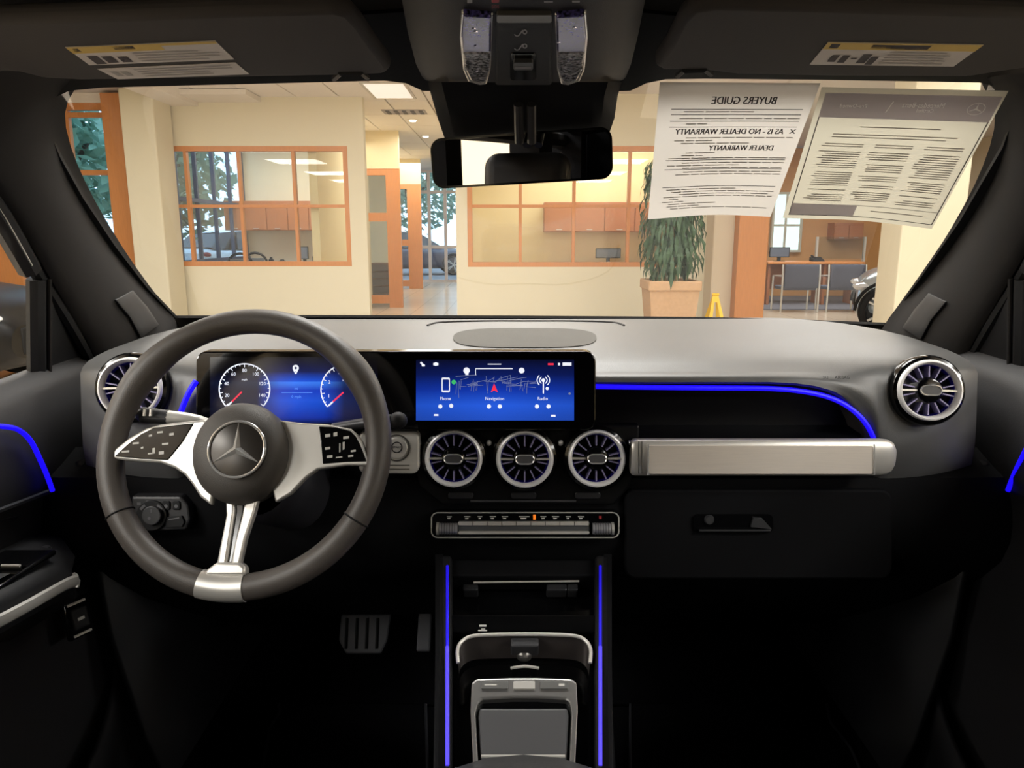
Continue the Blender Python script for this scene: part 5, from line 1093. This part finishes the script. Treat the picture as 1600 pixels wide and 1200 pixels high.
# sensor housing between console and mirror
sh = thing('mirror_mount', 'black sensor housing on the windscreen behind the mirror', 'housing', WS.p(820, 160))
rows = []
for py, xl, xr, hh in ((128, 668, 972, 0.05), (150, 674, 965, 0.05), (185, 684, 960, 0.035), (214, 694, 950, 0.018), (230, 705, 940, 0.001)):
    rows.append([WS.p(xl + (xr - xl) * u, py, hh * min(1, (1 - abs(2 * u - 1)) * 8) + 0.001) for u in [k / 14 for k in range(15)]])
G().grid(rows).build('cover', deep_m, sh, smooth=50)
o = PT(820, 243, 1.0)
for dx in (-0.008, 0.008): G().tube([WS.p(820, 165, 0.05) + V((dx, -0.01, 0)), WS.p(821, 222, 0.07) + V((dx, 0, 0))], 0.006, 10).build('mirror_arm', mat('arm_grey', (44, 44, 46), 0.35), sh)
# ------------------------------------------------------------------ rear-view mirror
yaw = math.radians(9.0); MC = PT(815, 244, 0.985)
mn = V((-math.sin(yaw), -math.cos(yaw), -0.060)).normalized(); xr_, yr_, zr_ = basis(mn)
roll = math.radians(2.6); ux_ = xr_ * math.cos(roll) + yr_ * math.sin(roll); uy_ = -xr_ * math.sin(roll) + yr_ * math.cos(roll)
MR = Matrix((ux_, uy_, mn)).transposed(); mir = thing('rear_view_mirror', 'frameless black rear-view mirror hanging from the windscreen', 'mirror', MC, MR)
def wp(px, py): q = PN(px, py, MC, mn) - MC; return (q.dot(ux_), q.dot(uy_))
c4 = [wp(673, 218), wp(957, 196), wp(957, 281), wp(676, 294)]
ml, mr_, mt, mb = (c4[0][0] + c4[3][0]) / 2, (c4[1][0] + c4[2][0]) / 2, (c4[0][1] + c4[1][1]) / 2, (c4[2][1] + c4[3][1]) / 2
ol = rrect(ml, mb, mr_, mt, 0.016, 6); il = rrect(ml + 0.003, mb + 0.003, mr_ - 0.003, mt - 0.003, 0.014, 6)
g = G(); g.grid([[V((x, y, 0.0)) for x, y in ol], [V((x, y, -0.008)) for x, y in ol], [V((x * 0.93, y * 0.85, -0.022)) for x, y in ol], [V((x * 0.6, y * 0.4, -0.030)) for x, y in ol]], True); g.add([V((x * 0.6, y * 0.4, -0.030)) for x, y in ol], [list(range(len(ol)))])
g.build('housing', gloss_m, mir, local=True, smooth=50)
G().ring([V((x, y, 0)) for x, y in ol], [V((x, y, 0.0)) for x, y in il], (0, 0, 0.001)).build('mirror_edge', gloss_m, mir, local=True, smooth=0)
G().add([V((x, y, 0.0005)) for x, y in il], [list(range(len(il)))]).build('mirror_glass', mirror_m, mir, local=True, smooth=0)
# ------------------------------------------------------------------ paper notices hanging inside the glass
PA = PY(1290, 132, 0.975); pd = V((0, math.cos(math.radians(50)), -math.sin(math.radians(50)))); pn = V((1, 0, 0)).cross(pd).normalized(); pn = pn if pn.y < 0 else -pn
def notice(q, h, name, label, m, draw, bow):
    PP = Plane(PA + pn * h, pn); c = [PP.p(x, y) for x, y in q]
    def f(u, v, e=0.0): return (c[0] * (1 - u) + c[1] * u) * (1 - v) + (c[3] * (1 - u) + c[2] * u) * v + pn * (bow * math.sin(math.pi * u) * math.sin(math.pi * v) + 0.004 * math.sin(5 * u + 2) * v + e)
    t = thing(name, label, 'paper', f(0.5, 0)); 
    G().grid([[f(i / 12, j / 12) for i in range(13)] for j in range(13)]).build('sheet', m, t, smooth=60)
    E = 0.0006
    def rect(g, u0, v0, u1, v1):
        n = max(1, int((u1 - u0) * 12)); g.grid([[f(u0 + (u1 - u0) * k / n, v, E) for k in range(n + 1)] for v in (v0, v1)])
    def text(g, s, u, v, size, mirror=True, sx=1.0):
        vs, fs = text2d(s, size); g.add([f(u + (-x if mirror else x) * sx * 1.25, v - y, E * 1.6) for x, y in vs], fs)
    draw(t, rect, text, f); return t
def draw1(t, rect, text, f):
    g = G(); 
    for e in (0, 0.004): text(g, 'BUYERS GUIDE', 0.55 + e, 0.115, 0.072, sx=0.70); text(g, 'X', 0.93 + e, 0.325, 0.045); text(g, 'AS IS - NO DEALER WARRANTY', 0.50 + e, 0.325, 0.056, sx=0.74); text(g, 'DEALER WARRANTY', 0.61 + e, 0.445, 0.054, sx=0.72)
    g.build('printed_heading', ink_m, t, smooth=0)
    g = G(); random.seed(5)
    for v in (0.17, 0.205, 0.25, 0.29, 0.53, 0.60, 0.74): rect(g, 0.09, v, 0.95, v + 0.005)
    g.build('printed_rule', ink_m, t, smooth=0)
    g = G()
    for v in [0.185, 0.23, 0.268, 0.365, 0.385, 0.405, 0.475, 0.495, 0.515, 0.55, 0.57, 0.59, 0.62, 0.64, 0.76, 0.78, 0.80, 0.82, 0.84, 0.86, 0.88, 0.90, 0.92]:
        u = 0.08 + random.random() * 0.15
        while u < 0.92:
            w_ = random.uniform(0.05, 0.16); rect(g, u, v, min(0.95, u + w_), v + 0.007); u += w_ + 0.012
            if random.random() < 0.06: break
    g.build('printed_text', inkl_m, t, smooth=0)
def draw2(t, rect, text, f):
    g = G(); rect(g, 0.03, 0.035, 0.985, 0.20); b = g.build('header_band', inkg_m, t, smooth=0)
    E = 0.0006
    def deep(g, fn): fn(g)
    g = G(); text(g, 'Mercedes-Benz', 0.58, 0.10, 0.048, sx=0.62); text(g, 'Certified', 0.60, 0.135, 0.034, sx=0.62); text(g, 'Pre-Owned', 0.20, 0.115, 0.036, sx=0.7)
    g.v = [p + pn * 0.0006 for p in g.v]; o = g.build('header_lettering', inkw_m, t, smooth=0); o.parent = b
    g = G(); g.add([f(0.385, 0.155, 2 * E), f(0.392, 0.155, 2 * E), f(0.412, 0.08, 2 * E), f(0.405, 0.08, 2 * E)], [[0, 1, 2, 3]])
    cx, cy, r = 0.875, 0.115, 0.036
    for k in range(24):
        a, c = 2 * math.pi * k / 24, 2 * math.pi * (k + 1) / 24; g.quad(*[f(cx + 1.25 * rr * math.cos(t_), cy - rr * math.sin(t_), 2 * E) for rr, t_ in ((r, a), (r * 1.1, a), (r * 1.1, c), (r, c))])
    st_ = [(cx + 1.25 * (r if k % 2 == 0 else r * 0.16) * math.cos(math.pi / 2 + math.pi / 3 * k), cy - (r if k % 2 == 0 else r * 0.16) * math.sin(math.pi / 2 + math.pi / 3 * k)) for k in range(6)]
    g.add([f(cx, cy, 2 * E)] + [f(u, v, 2 * E) for u, v in st_], [[0, 1 + k, 1 + (k + 1) % 6] for k in range(6)]); o = g.build('header_emblem', inkw_m, t, smooth=0); o.parent = b
    g = G(); rect(g, 0.03, 0.865, 0.46, 0.965); g.build('footer_band', inkg_m, t, smooth=0)
    g = G(); 
    for u0, v0, u1, v1 in ((0.03, 0.20, 0.036, 0.965), (0.978, 0.20, 0.985, 0.965), (0.03, 0.962, 0.985, 0.967), (0.46, 0.865, 0.985, 0.869)): rect(g, u0, v0, u1, v1)
    g.build('printed_border', ink_m, t, smooth=0)
    g = G(); random.seed(9)
    rect(g, 0.28, 0.255, 0.74, 0.262); rect(g, 0.14, 0.31, 0.86, 0.317); rect(g, 0.14, 0.33, 0.80, 0.337)
    for u0 in (0.09, 0.38, 0.68):
        v = 0.38
        while v < 0.83:
            rect(g, u0 + random.uniform(0, 0.05), v, u0 + 0.25, v + 0.007); v += 0.017 if random.random() < 0.8 else 0.04
    rect(g, 0.56, 0.905, 0.90, 0.912); g.build('printed_text', inkl_m, t, smooth=0)
notice([(1031, 128), (1282, 130), (1203, 337), (1012, 340)], 0.004, 'paper_notice', 'white buyers guide sheet with mirrored print hanging inside the windscreen', paper_m, draw1, 0.002)
notice([(1284, 136), (1576, 142), (1455, 356), (1222, 338)], 0.008, 'paper_notice', 'grey headed sheet with mirrored star emblem hanging beside the right pillar', paperg_m, draw2, 0.002)
# ------------------------------------------------------------------ pedals, mats, seat
pd_ = Plane(PT(570, 985, 1.46), V((0, -0.75, 0.66))); t = thing('brake_pedal', 'wide brake pedal in the driver footwell', 'pedal', pd_.p(570, 1020))
G().prism([pd_.p(x, y) for x, y in ((533, 958), (612, 958), (606, 1000), (596, 1021), (540, 1021), (529, 1000))], -pd_.n * 0.012).build('pedal_pad', mat('pedal_rubber', (58, 58, 62), 0.6), t, smooth=0, bevel=0.004)
for x in (540, 556, 572, 588): G().tube([pd_.p(x + 2, 966, 0.001), pd_.p(x, 1014, 0.001)], 0.003, 6).build('grip_rib', rubber_m, t)
G().tube([pd_.p(572, 985, -0.012), pd_.p(574, 965, -0.09) + V((0, 0.05, 0.03))], 0.010, 8).build('pedal_arm', rubber_m, t)
pd2 = Plane(PT(662, 985, 1.46), V((0, -0.8, 0.6))); t = thing('accelerator_pedal', 'narrow accelerator pedal beside the console', 'pedal', pd2.p(662, 1030))
G().prism([pd2.p(x, y) for x, y in ((655, 935), (676, 935), (672, 1018), (650, 1018))], -pd2.n * 0.012).build('pedal_pad', mat('pedal_rubber', (58, 58, 62), 0.6), t, smooth=0, bevel=0.004)
G().tube([pd2.p(664, 960, -0.012), pd2.p(666, 940, -0.07) + V((0, 0.05, 0.02))], 0.009, 8).build('pedal_arm', rubber_m, t)
def matt(pxs, label):
    t = thing('floor_mat', label, 'floor mat', PZ(*pxs[0], 0.31)); pts = [PZ(x, y, 0.312) for x, y in pxs]
    G().prism(pts, V((0, 0, -0.008))).build('mat_pile', carpet_m, t, smooth=0)
    G().tube(pts, 0.004, 6, closed=True).build('mat_edge', piping_m, t)
matt([(448, 1000), (460, 995), (650, 998), (662, 1010), (672, 1330), (390, 1330), (420, 1140), (436, 1115), (434, 1060)], 'black driver floor mat with piped edge')
matt([(985, 1000), (1262, 1000), (1276, 1040), (1290, 1090), (1298, 1130), (1330, 1170), (1400, 1330), (985, 1330)], 'black passenger floor mat with piped edge')
seat = thing('driver_seat', 'black driver seat with headrest showing in the mirror', 'seat', (-0.36, 0.0, 0.3))
def rb(c, hx, hy, hz, tilt, nm, m, bev, par=seat):
    R = Matrix.Rotation(tilt, 3, 'X'); return G().obox(V(c), (R @ V((1, 0, 0)), R @ V((0, 1, 0)), R @ V((0, 0, 1))), (hx, hy, hz)).build(nm, m, par, smooth=50, bevel=bev, seg=5)
sm_ = mat('seat_leather', (40, 39, 40), 0.5, bump=0.2, bscale=600)
rb((-0.36, 0.22, 0.60), 0.24, 0.26, 0.07, 0.10, 'cushion', sm_, 0.05)
rb((-0.36, -0.13, 0.93), 0.235, 0.055, 0.30, 0.22, 'backrest', sm_, 0.05)
rb((-0.36, -0.23, 1.345), 0.135, 0.05, 0.10, 0.15, 'headrest', sm_, 0.045)
for s in (-1, 1): G().tube([(-0.36 + s * 0.06, -0.21, 1.18), (-0.36 + s * 0.06, -0.225, 1.30)], 0.007, 8).build('headrest_post', chrome_m, seat)
G().box(-0.58, -0.14, 0.0, 0.44, 0.30, 0.52).build('seat_base', black_m, seat, smooth=0, bevel=0.02)
